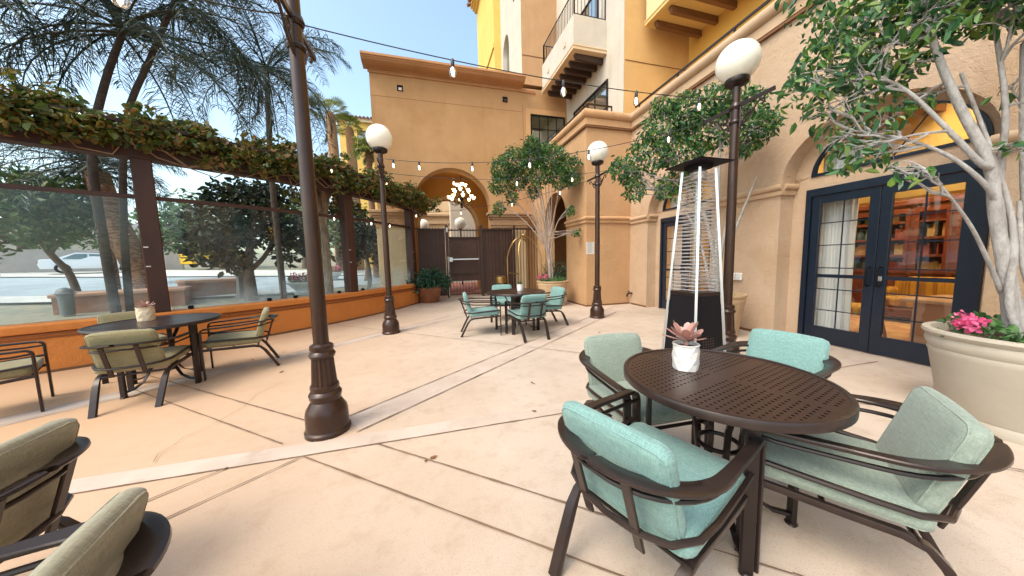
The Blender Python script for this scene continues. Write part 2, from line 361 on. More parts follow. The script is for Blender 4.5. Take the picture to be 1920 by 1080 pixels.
# warm light put into the slab colour, growing towards the ivy wall
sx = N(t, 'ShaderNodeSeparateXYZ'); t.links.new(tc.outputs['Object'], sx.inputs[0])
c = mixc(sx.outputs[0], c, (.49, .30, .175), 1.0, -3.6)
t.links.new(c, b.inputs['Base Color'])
bp = N(t, 'ShaderNodeBump', Strength=.25, Distance=.004); t.links.new(n2.outputs['Fac'], bp.inputs['Height']); t.links.new(bp.outputs[0], b.inputs['Normal'])
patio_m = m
MBF = MB()
pts = [arc(a, .02) for a in range(-86, -15, 2)]
poly = [(-9.4, -6), ] + [(p.x, p.y) for p in pts] + [(.35, 12.6), (7, 12.6), (7, -6)]
MBF.add([(x, y, 0) for x, y in poly], [tuple(range(len(poly)))[::-1]])
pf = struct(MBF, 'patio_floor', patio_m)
joint_m = mat('dark_joint_groove', (.14, .085, .055), .95, 0, c2=(.22, .14, .09), nscale=3)  # dark brown tone of the joints between slabs
band_m = mat('smooth_concrete_band', (.54, .435, .37), .7, 0, c2=(.46, .36, .30), nscale=2.2, c3=(.40, .30, .24), n3=1.5, bump=.1, bscale=150)
def strip(mb, a, b, wd, z):
    a = Vector((a[0], a[1], 0)); b = Vector((b[0], b[1], 0)); d = (b - a); L = d.length; d.normalize(); n = Vector((-d.y, d.x, 0)); k = max(2, int(L / .09)); rj = random.Random(int(L * 1000)); o = len(mb.v)
    for i in range(k + 1):
        p = a + d * L * i / k + n * rj.uniform(-.0012, .0012); w0 = wd * rj.uniform(.25, .62) * (1.5 if rj.random() < .06 else 1)
        mb.v += [tuple(p - n * w0 + Vector((0, 0, z))), tuple(p + n * w0 + Vector((0, 0, z)))]
    mb.f += [(o + 2 * i, o + 2 * i + 2, o + 2 * i + 3, o + 2 * i + 1) for i in range(k)]
def strip_plain(mb, a, b, wd, z):
    a = Vector((a[0], a[1], 0)); b = Vector((b[0], b[1], 0)); d = (b - a).normalized(); n = Vector((-d.y, d.x, 0)) * wd / 2
    mb.quad(*[(p.x, p.y, z) for p in (a - n, b - n, b + n, a + n)])
band = MB()
def bandquad(a0, a1, b0, b1, z): band.quad((a0[0], a0[1], z), (a1[0], a1[1], z), (b1[0], b1[1], z), (b0[0], b0[1], z))
bandquad((-6.2, 2.52), (5.4, 2.36), (-6.2, 2.69), (5.4, 2.53), .003)
bandquad((-.76, 2.97), (5.55, 7.76), (-.60, 2.67), (4.75, 6.75), .0022)
bandquad((-4.5, 3.62), (-1.52, 5.93), (-4.3, 3.36), (-1.34, 5.78), .0018); bandquad((-1.52, 5.93), (1.4, 8.46), (-1.34, 5.78), (1.5, 8.15), .0018)
struct(band, 'paving_band', band_m)
jm = MB()
J = [((-6.3, 2.52), (5.45, 2.35)), ((-2.6, 1.2), (-6.2, -1.9)), ((-2.9, 1.34), (-6.4, -1.6)), ((2.4, -.5), (6.2, -3.7)), ((2.9, -.5), (6.2, -3.3)), ((-4.6, 3.5), (-6.2, 2.55)), ((-6.3, -2.6), (5.5, -2.7)), ((-3.2, -5.5), (.9, -1.9)), ((-1.2, -.6), (1.9, -3.5)), ((-.76, 2.96), (5.55, 7.75)), ((-.62, 2.66), (4.6, 6.64)), ((-3.95, 5.3), (-1.07, 2.98)), ((-3.6, 4.68), (-1.15, 2.66)),
     ((-.43, 2.43), (1.47, .83)), ((-.93, 2.43), (.9, .92)), ((-.93, 2.43), (-2.6, 1.2)), ((-1.39, 2.45), (-2.9, 1.34)),
     ((-4.5, 3.6), (-2.97, 4.70)), ((-2.97, 4.70), (-1.52, 5.91)), ((-1.52, 5.91), (1.4, 8.45)), ((-4.5, 3.2), (-2.2, 5.11)), ((-2.2, 5.11), (1.5, 8.15)),
     ((-2.03, 7.62), (3.7, 2.5)), ((-.29, 9.79), (3.4, 6.4)), ((3.0, 2.4), (5.3, .4)), ((1.47, .83), (2.9, -.5)), ((.9, .92), (2.4, -.5)), ((3.6, 2.4), (5.5, 3.9)), ((4.24, 2.36), (5.4, 3.3)), ((1.9, 2.38), (3.9, .5))]
for k, (a, b_) in enumerate(J): strip(jm, a, b_, .012, .005 + .0004 * k)
for ck in ([(-1.95, 2.68), (-2.0, 2.8), (-1.97, 2.9), (-1.98, 3.01), (-1.9, 3.12), (-1.87, 3.21), (-1.8, 3.5), (-1.83, 3.8), (-1.7, 4.1)],):
    for q0, q1 in zip(ck[:-1], ck[1:]): strip(jm, q0, q1, .004, .0135)
struct(jm, 'paving_joints', joint_m)
# street side: gently rising land
NO = Vector((-.6, .8, 0))
def oz(x, y, h=0.0): return .035 * (NO.x * x + NO.y * y - 8) + h
def sheet(name, poly, m, h=0.0):
    mb = MB(); mb.add([(x, y, oz(x, y, h)) for x, y in poly], [tuple(range(len(poly)))]); return struct(mb, name, m)
land_m = mat('planting_bed_soil', (.20, .20, .14), .95, 0, c2=(.30, .25, .17), nscale=2.5, bump=.5, bscale=20, c3=(.09, .13, .07), n3=1.7)
street_m = mat('street_asphalt', (.34, .39, .42), .8, 0, c2=(.27, .31, .34), nscale=.7, c3=(.40, .44, .46), n3=.4)
walk_m = mat('sidewalk_concrete', (.60, .58, .54), .85, 0, c2=(.52, .50, .46), nscale=1)
sheet('land', [(-160, -40)] + [(arc(a, -.1).x, arc(a, -.1).y) for a in range(-110, -21, 2)] + [(-1.75, 12), (-1.75, 260), (-320, 260), (-320, -40)], land_m, -.03)
sheet('street', [(-16, 15.6), (-9.6, 14.4), (-5.0, 15.2), (-1.8, 18.2), (-1.8, 24), (-9, 24), (-20, 25.5), (-40, 30), (-40, 14)], street_m, .0)
sheet('far_sidewalk', [(-40, 30.1), (-20, 25.6), (-9, 24.1), (-1.8, 24.1), (-1.8, 30), (-9, 31), (-19, 33), (-40, 40)], walk_m, .05)
sheet('near_sidewalk', [(-40, 12.2), (-16, 13.6), (-9.6, 13.0), (-5.6, 13.7), (-4.4, 14.6), (-5.0, 15.15), (-9.6, 14.3), (-16, 15.5), (-40, 13.9)], walk_m, .06)
# passage paving behind the gate
brick_f = mat('red_brick_paving', (.30, .09, .06), .85, 0, c2=(.22, .065, .045), nscale=5, c3=(.42, .30, .24))
mb = MB(); mb.quad((-1.7, 12.6, .0), (6, 12.6, 0), (6, 21, 0), (-1.7, 21, 0)); struct(mb, 'passage_paving', brick_f)

# ---------------------------------------------------------------- hotel building on the right (local frame: x into the building, y along the wall)
HB = thing('hotel_building', 'tan stucco hotel building with navy arched doors, parapet terrace and balconies', 'building', (5.36, 0, 0), -math.atan(.055))
def arch_wall(mb, s0, s1, z0, z1, arches, d0, d1, n=24):
    P = lambda d, s, z: (d, s, z)
    cur = s0
    for a, b, sp, ap in sorted(arches):
        mb.quad(P(d0, cur, z0), P(d0, a, z0), P(d0, a, z1), P(d0, cur, z1))
        c, h = (a + b) / 2, (b - a) / 2
        cs = [(c - h * math.cos(PI * i / n), sp + (ap - sp) * math.sin(PI * i / n)) for i in range(n + 1)]
        for i in range(n):
            mb.quad(P(d0, *cs[i]), P(d0, *cs[i + 1]), P(d0, cs[i + 1][0], z1), P(d0, cs[i][0], z1))
            mb.quad(P(d0, *cs[i]), P(d1, *cs[i]), P(d1, *cs[i + 1]), P(d0, *cs[i + 1]))
        mb.quad(P(d0, a, z0), P(d1, a, z0), P(d1, a, sp), P(d0, a, sp)); mb.quad(P(d0, b, sp), P(d1, b, sp), P(d1, b, z0), P(d0, b, z0))
        cur = b
    mb.quad(P(d0, cur, z0), P(d0, s1, z0), P(d0, s1, z1), P(d0, cur, z1))
    return mb
ARCH = [(1.66, 3.65), (4.95, 6.94)]
wall = arch_wall(MB(), -4.5, 7.75, 0, 4.96, [(a, b, 2.5, 3.3) for a, b in ARCH], 0, .27)
wall.box(.0, 4, -4.5, 7.75, 4.96, 5.30)
wall.build('wall', stucco_r, HB, 20)
DD = .27
def profile_run(mb, prof, s0, s1):   # profile (d,z) extruded along the wall
    n = len(prof); mb.prism([(s, z) for s, z in prof], 1, s0, s1) if False else None
    vs = [(d, s0, z) for d, z in prof] + [(d, s1, z) for d, z in prof]
    fs = [(i, (i + 1) % n, n + (i + 1) % n, n + i) for i in range(n)] + [tuple(range(n))[::-1], tuple(range(n, 2 * n))]
    mb.add(vs, fs)
def half_round(d0, z0, z1, out, k=7):
    return [(d0 - out * math.sin(PI * i / k), z0 + (z1 - z0) * (1 - math.cos(PI * i / k)) / 2) for i in range(k + 1)]
BP = [(.02, 2.325), (-.04, 2.33), (-.045, 2.395)] + half_round(-.03, 2.40, 2.505, .05) + [(.02, 2.51)]
CP = [(.02, 4.955), (-.05, 4.975), (-.05, 5.14)] + half_round(-.04, 5.15, 5.37, .10) + [(.02, 5.38)]
for s0, s1 in ((-4.5, 1.66), (3.65, 4.95), (6.94, 7.66)): bd = MB(); profile_run(bd, BP, s0 - (.045 if s0 > 0 else 0), s1 + .045); bd.build('moulding', mould_m, HB, 40, True)
# band returns round the jambs of each arch
for a, b_ in ARCH:
    for s, sg in ((a, 1), (b_, -1)):
        pr = [(s + sg * (-d if d < 0 else -.01), z) for d, z in BP]
        n = len(pr); vs = [(.0, s_, z) for s_, z in pr] + [(DD - .012, s_, z) for s_, z in pr]
        bd = MB(); bd.add(vs, [(i, (i + 1) % n, n + (i + 1) % n, n + i) for i in range(n)] + [tuple(range(n)), tuple(range(n, 2 * n))[::-1]]); bd.build('moulding', mould_m, HB, 40, True)
cp = MB(); profile_run(cp, CP, -4.5, 7.66); cp.build('cornice', mould_m, HB, 40, True)
for q in ((-.056, .0, -4.5, 7.64, 4.915, 4.952), (-.012, .0, 3.66, 4.94, 0.0, .045), (-.012, .0, 6.95, 7.64, 0, .045)): MB().box(*q).build('trim_line', line_m, HB, 0)
rl = MB(); rl.box(.22, .26, -4.5, 7.9, 5.66, 5.70); rl.box(.225, .255, -4.5, 7.9, 5.44, 5.46)
for i in range(9): s = -3.9 + i * 1.45; rl.box(.225, .255, s, s + .035, 5.3, 5.66)
rl.build('terrace_railing', bronze_dk, HB, 0)
def ring(mb, d, c0, a0, h0, b0, c1, a1, h1, b1, n=28):
    for i in range(n):
        t0, t1 = PI * i / n, PI * (i + 1) / n
        f = lambda c, a, h, b, q: (d, c - a * math.cos(q), b + h * math.sin(q))
        mb.quad(f(c0, a0, h0, b0, t0), f(c0, a0, h0, b0, t1), f(c1, a1, h1, b1, t1), f(c1, a1, h1, b1, t0))
def entrance(a):
    """alcove back wall with double door and fanlight; a = start of the arch along the wall"""
    o = a - 1.66; c = 2.655 + o; dc = 2.61 + o
    bw = MB(); bw.quad((DD, a - .02, 0), (DD, 1.77 + o, 0), (DD, 1.77 + o, 2.56), (DD, a - .02, 2.56)); bw.quad((DD, 3.45 + o, 0), (DD, a + 2.01, 0), (DD, a + 2.01, 2.56), (DD, 3.45 + o, 2.56))
    bw.quad((DD, 1.77 + o, 2.36), (DD, 3.45 + o, 2.36), (DD, 3.45 + o, 2.56), (DD, 1.77 + o, 2.56))
    ring(bw, DD, c, 1.02, .83, 2.5, dc, .80, .62, 2.56)
    bw.box(DD + .002, DD + .10, 1.77 + o, 3.45 + o, 2.37, 2.555)
    bw.build('alcove_wall', stucco_r, HB, 0)
    fr = MB(); D0, D1 = DD - .035, DD + .06
    fr.box(D0, D1, 1.77 + o, 1.84 + o, 0, 2.36); fr.box(D0, D1, 3.38 + o, 3.45 + o, 0, 2.36); fr.box(D0, D1, 1.84 + o, 3.38 + o, 2.25, 2.36)
    fr.build('door_frame', navy, HB, 0)
    # fanlight
    fw = MB(); n = 28
    for i in range(n):
        t0, t1 = PI * i / n, PI * (i + 1) / n
        q = [(dc - .80 * math.cos(x), 2.56 + .62 * math.sin(x)) for x in (t0, t1)]; q2 = [(dc - .765 * math.cos(x), 2.575 + .585 * math.sin(x)) for x in (t0, t1)]
        for d in (DD - .02,): fw.quad((d, *q[0]), (d, *q[1]), (d, *q2[1]), (d, *q2[0]))
        fw.quad((DD - .02, *q2[0]), (DD - .02, *q2[1]), (DD + .05, *q2[1]), (DD + .05, *q2[0])); fw.quad((DD - .02, *q[0]), (DD - .02, *q[1]), (DD + .05, *q[1]), (DD + .05, *q[0]))
    fw.box(DD - .02, DD + .05, dc - .80, dc + .80, 2.545, 2.585)
    for an in (60, 120):
        x, z = -math.cos(R_(an)), math.sin(R_(an)); fw.tube([(DD + .02, dc + x * .1, 2.58), (DD + .02, dc + x * .77, 2.57 + z * .59)], .009, 4)
    fw.box(DD + .005, DD + .035, dc - .009, dc + .009, 2.585, 3.15)
    wd = fw.build('window', navy, HB, 30)
    fp = MB(); cs = [(DD + .025, dc - .78 * math.cos(PI * i / n), 2.565 + .6 * math.sin(PI * i / n)) for i in range(n + 1)]; fp.add(cs, [tuple(range(n + 1))]); fp.build('pane', pane_clear, wd, 0)
    # two leaves
    for s0, s1, hs in ((1.845 + o, 2.607 + o, 1), (2.613 + o, 3.375 + o, -1)):
        lf = MB(); x0, x1 = DD - .012, DD + .033; st = .105
        lf.cbox(x0, x1, s0, s0 + st, .01, 2.245, .004); lf.cbox(x0, x1, s1 - st, s1, .01, 2.245, .004)
        lf.cbox(x0 + .001, x1 - .001, s0 + st - .004, s1 - st + .004, 2.13, 2.244, .004); lf.cbox(x0 + .001, x1 - .001, s0 + st - .004, s1 - st + .004, .012, .26, .004)
        dr = lf.build('door', navy, HB, 30)
        g0, g1 = s0 + st, s1 - st
        gp = MB(); gp.quad((DD + .012, g0, .255), (DD + .012, g1, .255), (DD + .012, g1, 2.135), (DD + .012, g0, 2.135)); gp.build('pane', pane_clear, dr, 0)
        mu = MB(); cx = g0 + (g1 - g0) * (.62 if hs == 1 else .38)
        for cz in (.52, .84, 1.16, 1.50, 1.83): mu.box(DD + .001, DD + .011, g0, g1, cz - .007, cz + .007)
        mu.box(DD + .002, DD + .0105, (g0 + g1) / 2 - .007, (g0 + g1) / 2 + .007, .26, 2.13)
        mu.box(DD - .004, DD + .0105, g0, g1, 1.015, 1.065)
        mu.build('muntin', navy, dr, 0)
        hd = MB(); hy = (s1 - .052) if hs == 1 else (s0 + .052)
        hd.tube([(x0, hy, .93), (x0 - .045, hy, .93), (x0 - .055, hy, .945), (x0 - .055, hy, 1.165), (x0 - .045, hy, 1.18), (x0, hy, 1.18)], .011, 8); hd.build('handle', black_m, dr)
        if hs == 1:
            lk = MB(); lk.cbox(x0 - .012, x0 + .002, hy - .022, hy + .022, 1.0, 1.06, .004); lk.build('lock', steel, dr)
for a, _ in ARCH: entrance(a)
# projecting block between the long wall and the gate (world axes)
BX, BY = 4.35, 7.70
hb_inv = HB.matrix_basis.inverted() if False else Matrix.Rotation(math.atan(.055), 4, 'Z') @ Matrix.Translation((-5.36, 0, 0))
def hb_part(mb, name, m, ang=0, parent=None, rec=False):
    mb.v = [tuple(hb_inv @ Vector(p)) for p in mb.v]; return mb.build(name, m, parent or HB, ang, rec)
mb = MB()
mb.quad((BX, BY, 0), (5.79, BY, 0), (5.79, BY, 5.3), (BX, BY, 5.3))
def arch_wall_x(mb, x, y0, y1, z0, z1, arches, thick, n=24):
    t = MB(); arch_wall(t, y0, y1, z0, z1, arches, 0, thick, n); mb.add([(x + a, b, c) for a, b, c in t.v], t.f)
arch_wall_x(mb, BX, BY, 12.0, 0, 5.3, [(8.95, 10.8, 2.62, 3.62)], .4)
mb.quad((BX, BY, 5.3), (9, BY, 5.3), (9, 12.6, 5.3), (BX, 12.6, 5.3))
hb_part(mb, 'wall', stucco_b, 20)
mb = MB(); mb.quad((5.9, 8.2, 0), (5.9, 12, 0), (5.9, 12, 5.2), (5.9, 8.2, 5.2)); hb_part(mb, 'inner_wall', stucco_b)
def lmould(prof, corner=True, x1=5.80, y1=8.94):
    """moulding that runs along the front of the block and back along its left side"""
    k = MB(); n = len(prof)
    rows = [[(x1, BY + d, z) for d, z in prof], [(BX + d, BY + d, z) for d, z in prof], [(BX + d, y1, z) for d, z in prof]]
    vs = sum(rows, []); fs = []
    for r in range(2): fs += [(r * n + i, r * n + (i + 1) % n, (r + 1) * n + (i + 1) % n, (r + 1) * n + i) for i in range(n)]
    fs += [tuple(range(n)), tuple(range(2 * n, 3 * n))]
    return k.add(vs, fs)
mould_b = mat('block_moulding_paint', (.58, .345, .185), .85, 0, c2=(.50, .29, .15), nscale=1.6, bump=.3, bscale=80, c3=(.42, .24, .12))
hb_part(lmould([(d, z + .04) for d, z in BP]), 'moulding', mould_b, 40, None, True)
hb_part(lmould([(d, z + .0) for d, z in CP], y1=11.95), 'cornice', mould_b, 40, None, True)
for q in ((BX - .012, 5.8, BY - .012, BY, 0, .045), (BX - .012, BX, BY, 8.94, 0, .045), (BX - .055, 5.75, BY - .055, BY, 4.915, 4.952), (BX - .055, BX, BY, 11.9, 4.915, 4.952)): hb_part(MB().box(*q), 'trim_line', line_m)
mb = MB(); mb.box(4.52, 4.55, 7.95, 12, 5.62, 5.66); mb.box(4.52, 5.3, 7.92, 7.95, 5.62, 5.66); mb.box(4.52, 5.3, 7.925, 7.945, 5.48, 5.50)
for x in (4.52, 5.27): mb.box(x, x + .03, 7.92, 7.95, 5.3, 5.62)
for y in (9, 10, 11): mb.box(4.52, 4.55, y, y + .03, 5.3, 5.62)
hb_part(mb, 'terrace_railing', bronze_dk)
# upper storeys set back behind the terrace
mb = MB()
mb.quad((5.87, 8.2, 5.2), (5.87, 13.2, 5.2), (5.87, 13.2, 17), (5.87, 8.2, 17)); mb.quad((5.87, 8.2, 5.2), (5.86, 8.2, 5.2), (5.86, 8.2, 17), (5.87, 8.2, 17))
hb_part(mb, 'upper_wall', stucco_w)
mb = MB(); mb.quad((5.862, 8.19, 5.2), (8.2, 8.19, 5.2), (8.2, 8.19, 17), (5.862, 8.19, 17)); hb_part(mb, 'upper_wall', stucco_y if False else mat('gold_stucco', (.62, .385, .16), .92, 0, c2=(.56, .34, .135), nscale=1.3, bump=.3, bscale=60))
mb = MB(); mb.quad((8.19, -5, 5.2), (8.19, 8.2, 5.2), (8.19, 8.2, 17), (8.19, -5, 17)); hb_part(mb, 'upper_wall', stucco_y)
for q in ((5.9, 8.18, 8.178, 8.189, 7.13, 7.15), (5.9, 8.18, 8.178, 8.189, 9.9, 9.92)): hb_part(MB().box(*q), 'seam', line_m)
# terrace window of the upper storey and two balconies
def window_x(x, y0, y1, z0, z1, parent, nv=2, nh=2, fm=None):
    f = MB(); b = .05
    f.box(x - .05, x + .03, y0, y0 + b, z0, z1); f.box(x - .05, x + .03, y1 - b, y1, z0, z1); f.box(x - .048, x + .03, y0 + b, y1 - b, z1 - b, z1); f.box(x - .048, x + .03, y0 + b, y1 - b, z0, z0 + b)
    for i in range(1, nv): y = y0 + (y1 - y0) * i / nv; f.box(x - .044, x - .024, y - .012, y + .012, z0 + b, z1 - b)
    for i in range(1, nh): z = z0 + (z1 - z0) * i / nh; f.box(x - .046, x - .026, y0 + b, y1 - b, z - .01, z + .01)
    wn = hb_part(f, 'window', fm or bronze_dk, 0, parent)
    p = MB(); p.quad((x - .02, y0, z0), (x - .02, y1, z0), (x - .02, y1, z1), (x - .02, y0, z1)); hb_part(p, 'pane', pane_dark, 0, wn)
    return wn
window_x(5.87, 9.0, 11.3, 5.35, 7.05, HB, 3, 2)
window_x(5.87, 9.6, 11.2, 8.3, 10.2, HB, 2, 2)
def railing(mb, pts, z0, z1, step=.11):
    for a, b in zip(pts[:-1], pts[1:]):
        a = Vector(a); b = Vector(b); d = b - a; L = d.length; k = max(1, int(L / step))
        for zz, r in ((z1, .018), (z0 + .06, .012)): mb.tube([(a.x, a.y, zz), (b.x, b.y, zz)], r, 6)
        for i in range(k + 1):
            p = a + d * i / k; r = .02 if i in (0, k) else .007
            mb.box(p.x - r, p.x + r, p.y - r, p.y + r, z0, z1)
    return mb
def balcony(x0, x1, y0, y1, zb, zt, wallm, ledge, nb, beam_m):
    k = MB(); k.box(x0, x1, y0, y1, zb + .09, zb + .14); k.box(x0, x0 + .12, y0, y1, zb + .14, zt); k.box(x0 + .12, x1, y0, y0 + .12, zb + .14, zt); k.box(x0 + .12, x1, y1 - .12, y1, zb + .14, zt)
    bal = hb_part(k, 'balcony', wallm)
    l = MB(); l.box(x0 - .03, x1, y0 - .03, y1 + .03, zb, zb + .089); l.box(x0 - .045, x1, y0 - .045, y1 + .045, zb + .09, zb + .125); hb_part(l, 'ledge', ledge, 0, bal)
    for i in range(nb):
        y = y0 + .22 + (y1 - y0 - .44) * i / (nb - 1); b = MB(); h = .16
        vs = [(x0 + .14, z) for z in (zb - .002, zb - .06)] + [(x0 + .20, zb - h), (x1, zb - h - .02), (x1, zb - .002)]
        n = len(vs); yy = (y - .055, y + .055)
        b.add([(x, yy[0], z) for x, z in vs] + [(x, yy[1], z) for x, z in vs], [tuple(range(n)), tuple(range(n, 2 * n))[::-1]] + [(i_, n + i_, n + (i_ + 1) % n, (i_ + 1) % n) for i_ in range(n)])
        hb_part(b, 'bracket', beam_m, 0, bal)
    r = railing(MB(), [(x1, y0 + .05, 0), (x0 + .05, y0 + .05, 0), (x0 + .05, y1 - .05, 0), (x1, y1 - .05, 0)], zt, zt + .72); hb_part(r, 'railing', bronze_dk, 0, bal)
    for y in (y0 + .62, y1 - .62):
        v = MB(); v.cbox(x0 - .03, x0 - .001, y - .07, y + .07, zb + .42, zb + .56, .008); hb_part(v, 'scupper', ledge, 0, bal)
    return bal
brk_d = mat('dark_timber', (.06, .032, .022), .7, 0, c2=(.04, .022, .015), nscale=6, bump=.3, bscale=30, stretch=(.2, 1, 1))
brk_l = mat('brown_timber', (.20, .095, .04), .7, 0, c2=(.14, .065, .028), nscale=6, bump=.3, bscale=30, stretch=(.2, 1, 1))
balcony(4.72, 5.865, 9.13, 11.75, 7.85, 8.86, stucco_w, mat('balcony_ledge_paint', (.64, .47, .30), .85), 7, brk_d)
balcony(6.45, 8.185, 4.9, 8.0, 8.02, 9.1, mat('cream_balcony_stucco', (.66, .53, .30), .9), mat('gold_ledge_paint', (.60, .43, .17), .85), 6, brk_l)

# ---------------------------------------------------------------- arcade wing with the big archway
AW = thing('arcade_wing', 'ochre stucco wing with a big round archway, coved cornice and one gridded window', 'building', (0, 12, 0))
def arch_wall_y(mb, y, x0, x1, z0, z1, arches, thick, n=32):
    t = MB(); arch_wall(t, x0, x1, z0, z1, arches, 0, thick, n); mb.add([(b, y + a, c) for a, b, c in t.v], t.f)
mb = MB(); arch_wall_y(mb, 0, -1.58, 5.87, 0, 8.1, [(-.37, 2.57, 3.42, 4.89)], .6)
mb.quad((-1.58, 0, 0), (-1.58, 3.5, 0), (-1.58, 3.5, 8.3), (-1.58, 0, 8.3)); mb.quad((-1.58, 0, 8.25), (6, 0, 8.25), (6, 3.5, 8.25), (-1.58, 3.5, 8.25))
mb.build('wall', stucco_t, AW, 20)
mb = MB(); mb.quad((-1.5, .6, 0), (-1.5, 3.0, 0), (-1.5, 3, 5.4), (-1.5, .6, 5.4)); mb.quad((4.2, .6, 0), (4.2, 3.0, 0), (4.2, 3, 5.4), (4.2, .6, 5.4)); mb.quad((-1.5, .6, 5.3), (4.2, .6, 5.3), (4.2, 3, 5.3), (-1.5, 3, 5.3))
mb.quad((-1.5, .601, 0), (-.38, .601, 0), (-.38, .601, 5.3), (-1.5, .601, 5.3)); mb.quad((2.58, .601, 0), (4.2, .601, 0), (4.2, .601, 5.3), (2.58, .601, 5.3))
arch_wall_y(mb, 3.0, -1.6, 4.3, 0, 5.3, [(-.18, 2.48, 3.05, 4.3)], .5)
mb.build('vestibule_wall', mat('vestibule_stucco', (.60, .30, .085), .9, 0, c2=(.55, .27, .07), nscale=1.2, bump=.2, bscale=60), AW, 20)
ring_ = MB()
for i in range(32):
    t0, t1 = PI * i / 32, PI * (i + 1) / 32
    f = lambda r, q, y: (1.15 - r * math.cos(q), y, 3.05 + r * .94 * math.sin(q))
    ring_.quad(f(1.33, t0, 2.985), f(1.33, t1, 2.985), f(1.45, t1, 2.985), f(1.45, t0, 2.985)); ring_.quad(f(1.45, t0, 2.985), f(1.45, t1, 2.985), f(1.45, t1, 3.0), f(1.45, t0, 3.0))
ring_.build('arch_trim', stucco_c, AW, 20)
mb = MB()
n = 8; prof = [(-.0, 8.10)] + [(-.02 - .44 * math.sin(PI / 2 * i / n), 8.10 + .03 * (1 - math.cos(PI / 2 * i / n))) for i in range(n + 1)] + [(-.48, 8.13), (-.50, 8.16), (-.50, 8.20), (-.53, 8.215), (-.53, 8.28), (0, 8.29)]
prof = [(.0, 8.02), (-.06, 8.03), (-.10, 8.06)] + [(-.10 - .36 * math.sin(PI / 2 * i / n), 8.06 + .10 * (1 - math.cos(PI / 2 * i / n))) for i in range(1, n + 1)] + [(-.49, 8.17), (-.50, 8.20), (-.54, 8.215), (-.54, 8.285), (0, 8.30)]
vs = [(-1.75, d, z) for d, z in prof] + [(3.95, d, z) for d, z in prof]; k = len(prof)
mb.add(vs, [(i, (i + 1) % k, k + (i + 1) % k, k + i) for i in range(k)] + [tuple(range(k)), tuple(range(k, 2 * k))[::-1]])
mb.build('cornice', cornice_m, AW, 30, True)
for q in ((-1.62, 4.5, -.045, 0, 7.93, 7.985), (-1.62, 4.5, -.06, 0, 7.986, 8.015)): MB().box(*q).build('moulding', cornice_m, AW)
seam_m = mat('wall_seam', (.26, .115, .04), .9)
for q in ((-1.58, 3.965, -.003, .01, 7.185, 7.20), (3.97, 3.985, -.004, .01, 5.6, 7.45)): MB().box(*q).build('seam', seam_m, AW)
for x, z in ((-.59, 7.53), (3.26, 7.58)):
    v = MB(); v.box(x - .10, x + .10, -.012, 0, z - .10, z + .10); o = v.build('vent', black_m, AW); v = MB(); v.cbox(x - .05, x + .06, -.06, -.012, z - .09, z - .0, .008); v.build('spout', white_pot if x < 0 else bronze, o)
def window_y(x0, x1, y, z0, z1, parent, nv, nh, fm, pm, b=.05):
    f = MB()
    f.box(x0, x0 + b, y - .03, y + .02, z0, z1); f.box(x1 - b, x1, y - .03, y + .02, z0, z1); f.box(x0 + b, x1 - b, y - .029, y + .02, z1 - b, z1); f.box(x0 + b, x1 - b, y - .029, y + .02, z0, z0 + b)
    for i in range(1, nv): x = x0 + (x1 - x0) * i / nv; f.box(x - .012, x + .012, y - .026, y - .008, z0 + b, z1 - b)
    for i in range(1, nh): z = z0 + (z1 - z0) * i / nh; f.box(x0 + b, x1 - b, y - .024, y - .01, z - .01, z + .01)
    wn = f.build('window', fm, parent); p = MB(); p.quad((x0, y - .005, z0), (x1, y - .005, z0), (x1, y - .005, z1), (x0, y - .005, z1)); p.build('pane', pm, wn); return wn
wn = window_y(4.28, 5.78, -.005, 5.5, 7.15, AW, 4, 3, black_m, pane_dark)
mb = MB(); mb.box(4.10, 4.28, -.035, -.001, 5.4, 7.35); mb.box(4.28, 5.8, -.035, -.001, 7.15, 7.35); mb.build('surround', mat('window_surround_paint', (.56, .31, .14), .9), AW)
mb = MB(); mb.quad((4.32, .03, 5.5), (5.76, .03, 5.5), (5.76, .03, 7.1), (4.32, .03, 7.1)); mb.build('blind', mat('window_blind', (.62, .60, .55), .8), wn)
for x0, x1 in ((-1.62, -.37), (2.57, 3.95)):
    cpt = MB()
    for i, (g, z0, z1) in enumerate(((.02, 2.62, 2.72), (.05, 2.72, 2.95), (.09, 2.95, 3.03), (.15, 3.03, 3.12), (.20, 3.12, 3.22))): cpt.cbox(x0 - g, x1 + g, -.30 - g, .0 if i else -.001, z0, z1, .015)
    cpt.build('capital', mat('capital_stucco', (.42, .26, .15), .9, 0, c2=(.34, .20, .11), nscale=3) if x0 > 0 else mould_b, AW, 40)
    pr = MB(); pr.cbox(x0 + .0, x1 - .0, -.28, -.002, 0, 2.62, .02); pr.build('pier', stucco_c, AW, 30)
# cream building seen through the passage
CB = thing('cream_building', 'cream building with a ledge seen through the archway behind the gate', 'building', (0, 20.5, 0))
mb = MB(); mb.box(-1.4, 1.6, 0, .4, 0, 8); mb.build('wall', stucco_c, CB); mb = MB(); mb.box(1.6, 9, -1.2, .4, 0, 8); mb.build('wing', stucco_w, CB)
mb = MB(); mb.cbox(-1.4, 1.58, -.15, 0, 3.75, 3.9, .03); mb.cbox(-1.4, 1.58, -.22, 0, 4.25, 4.42, .03); mb.build('ledge', mould_m, CB, 30)

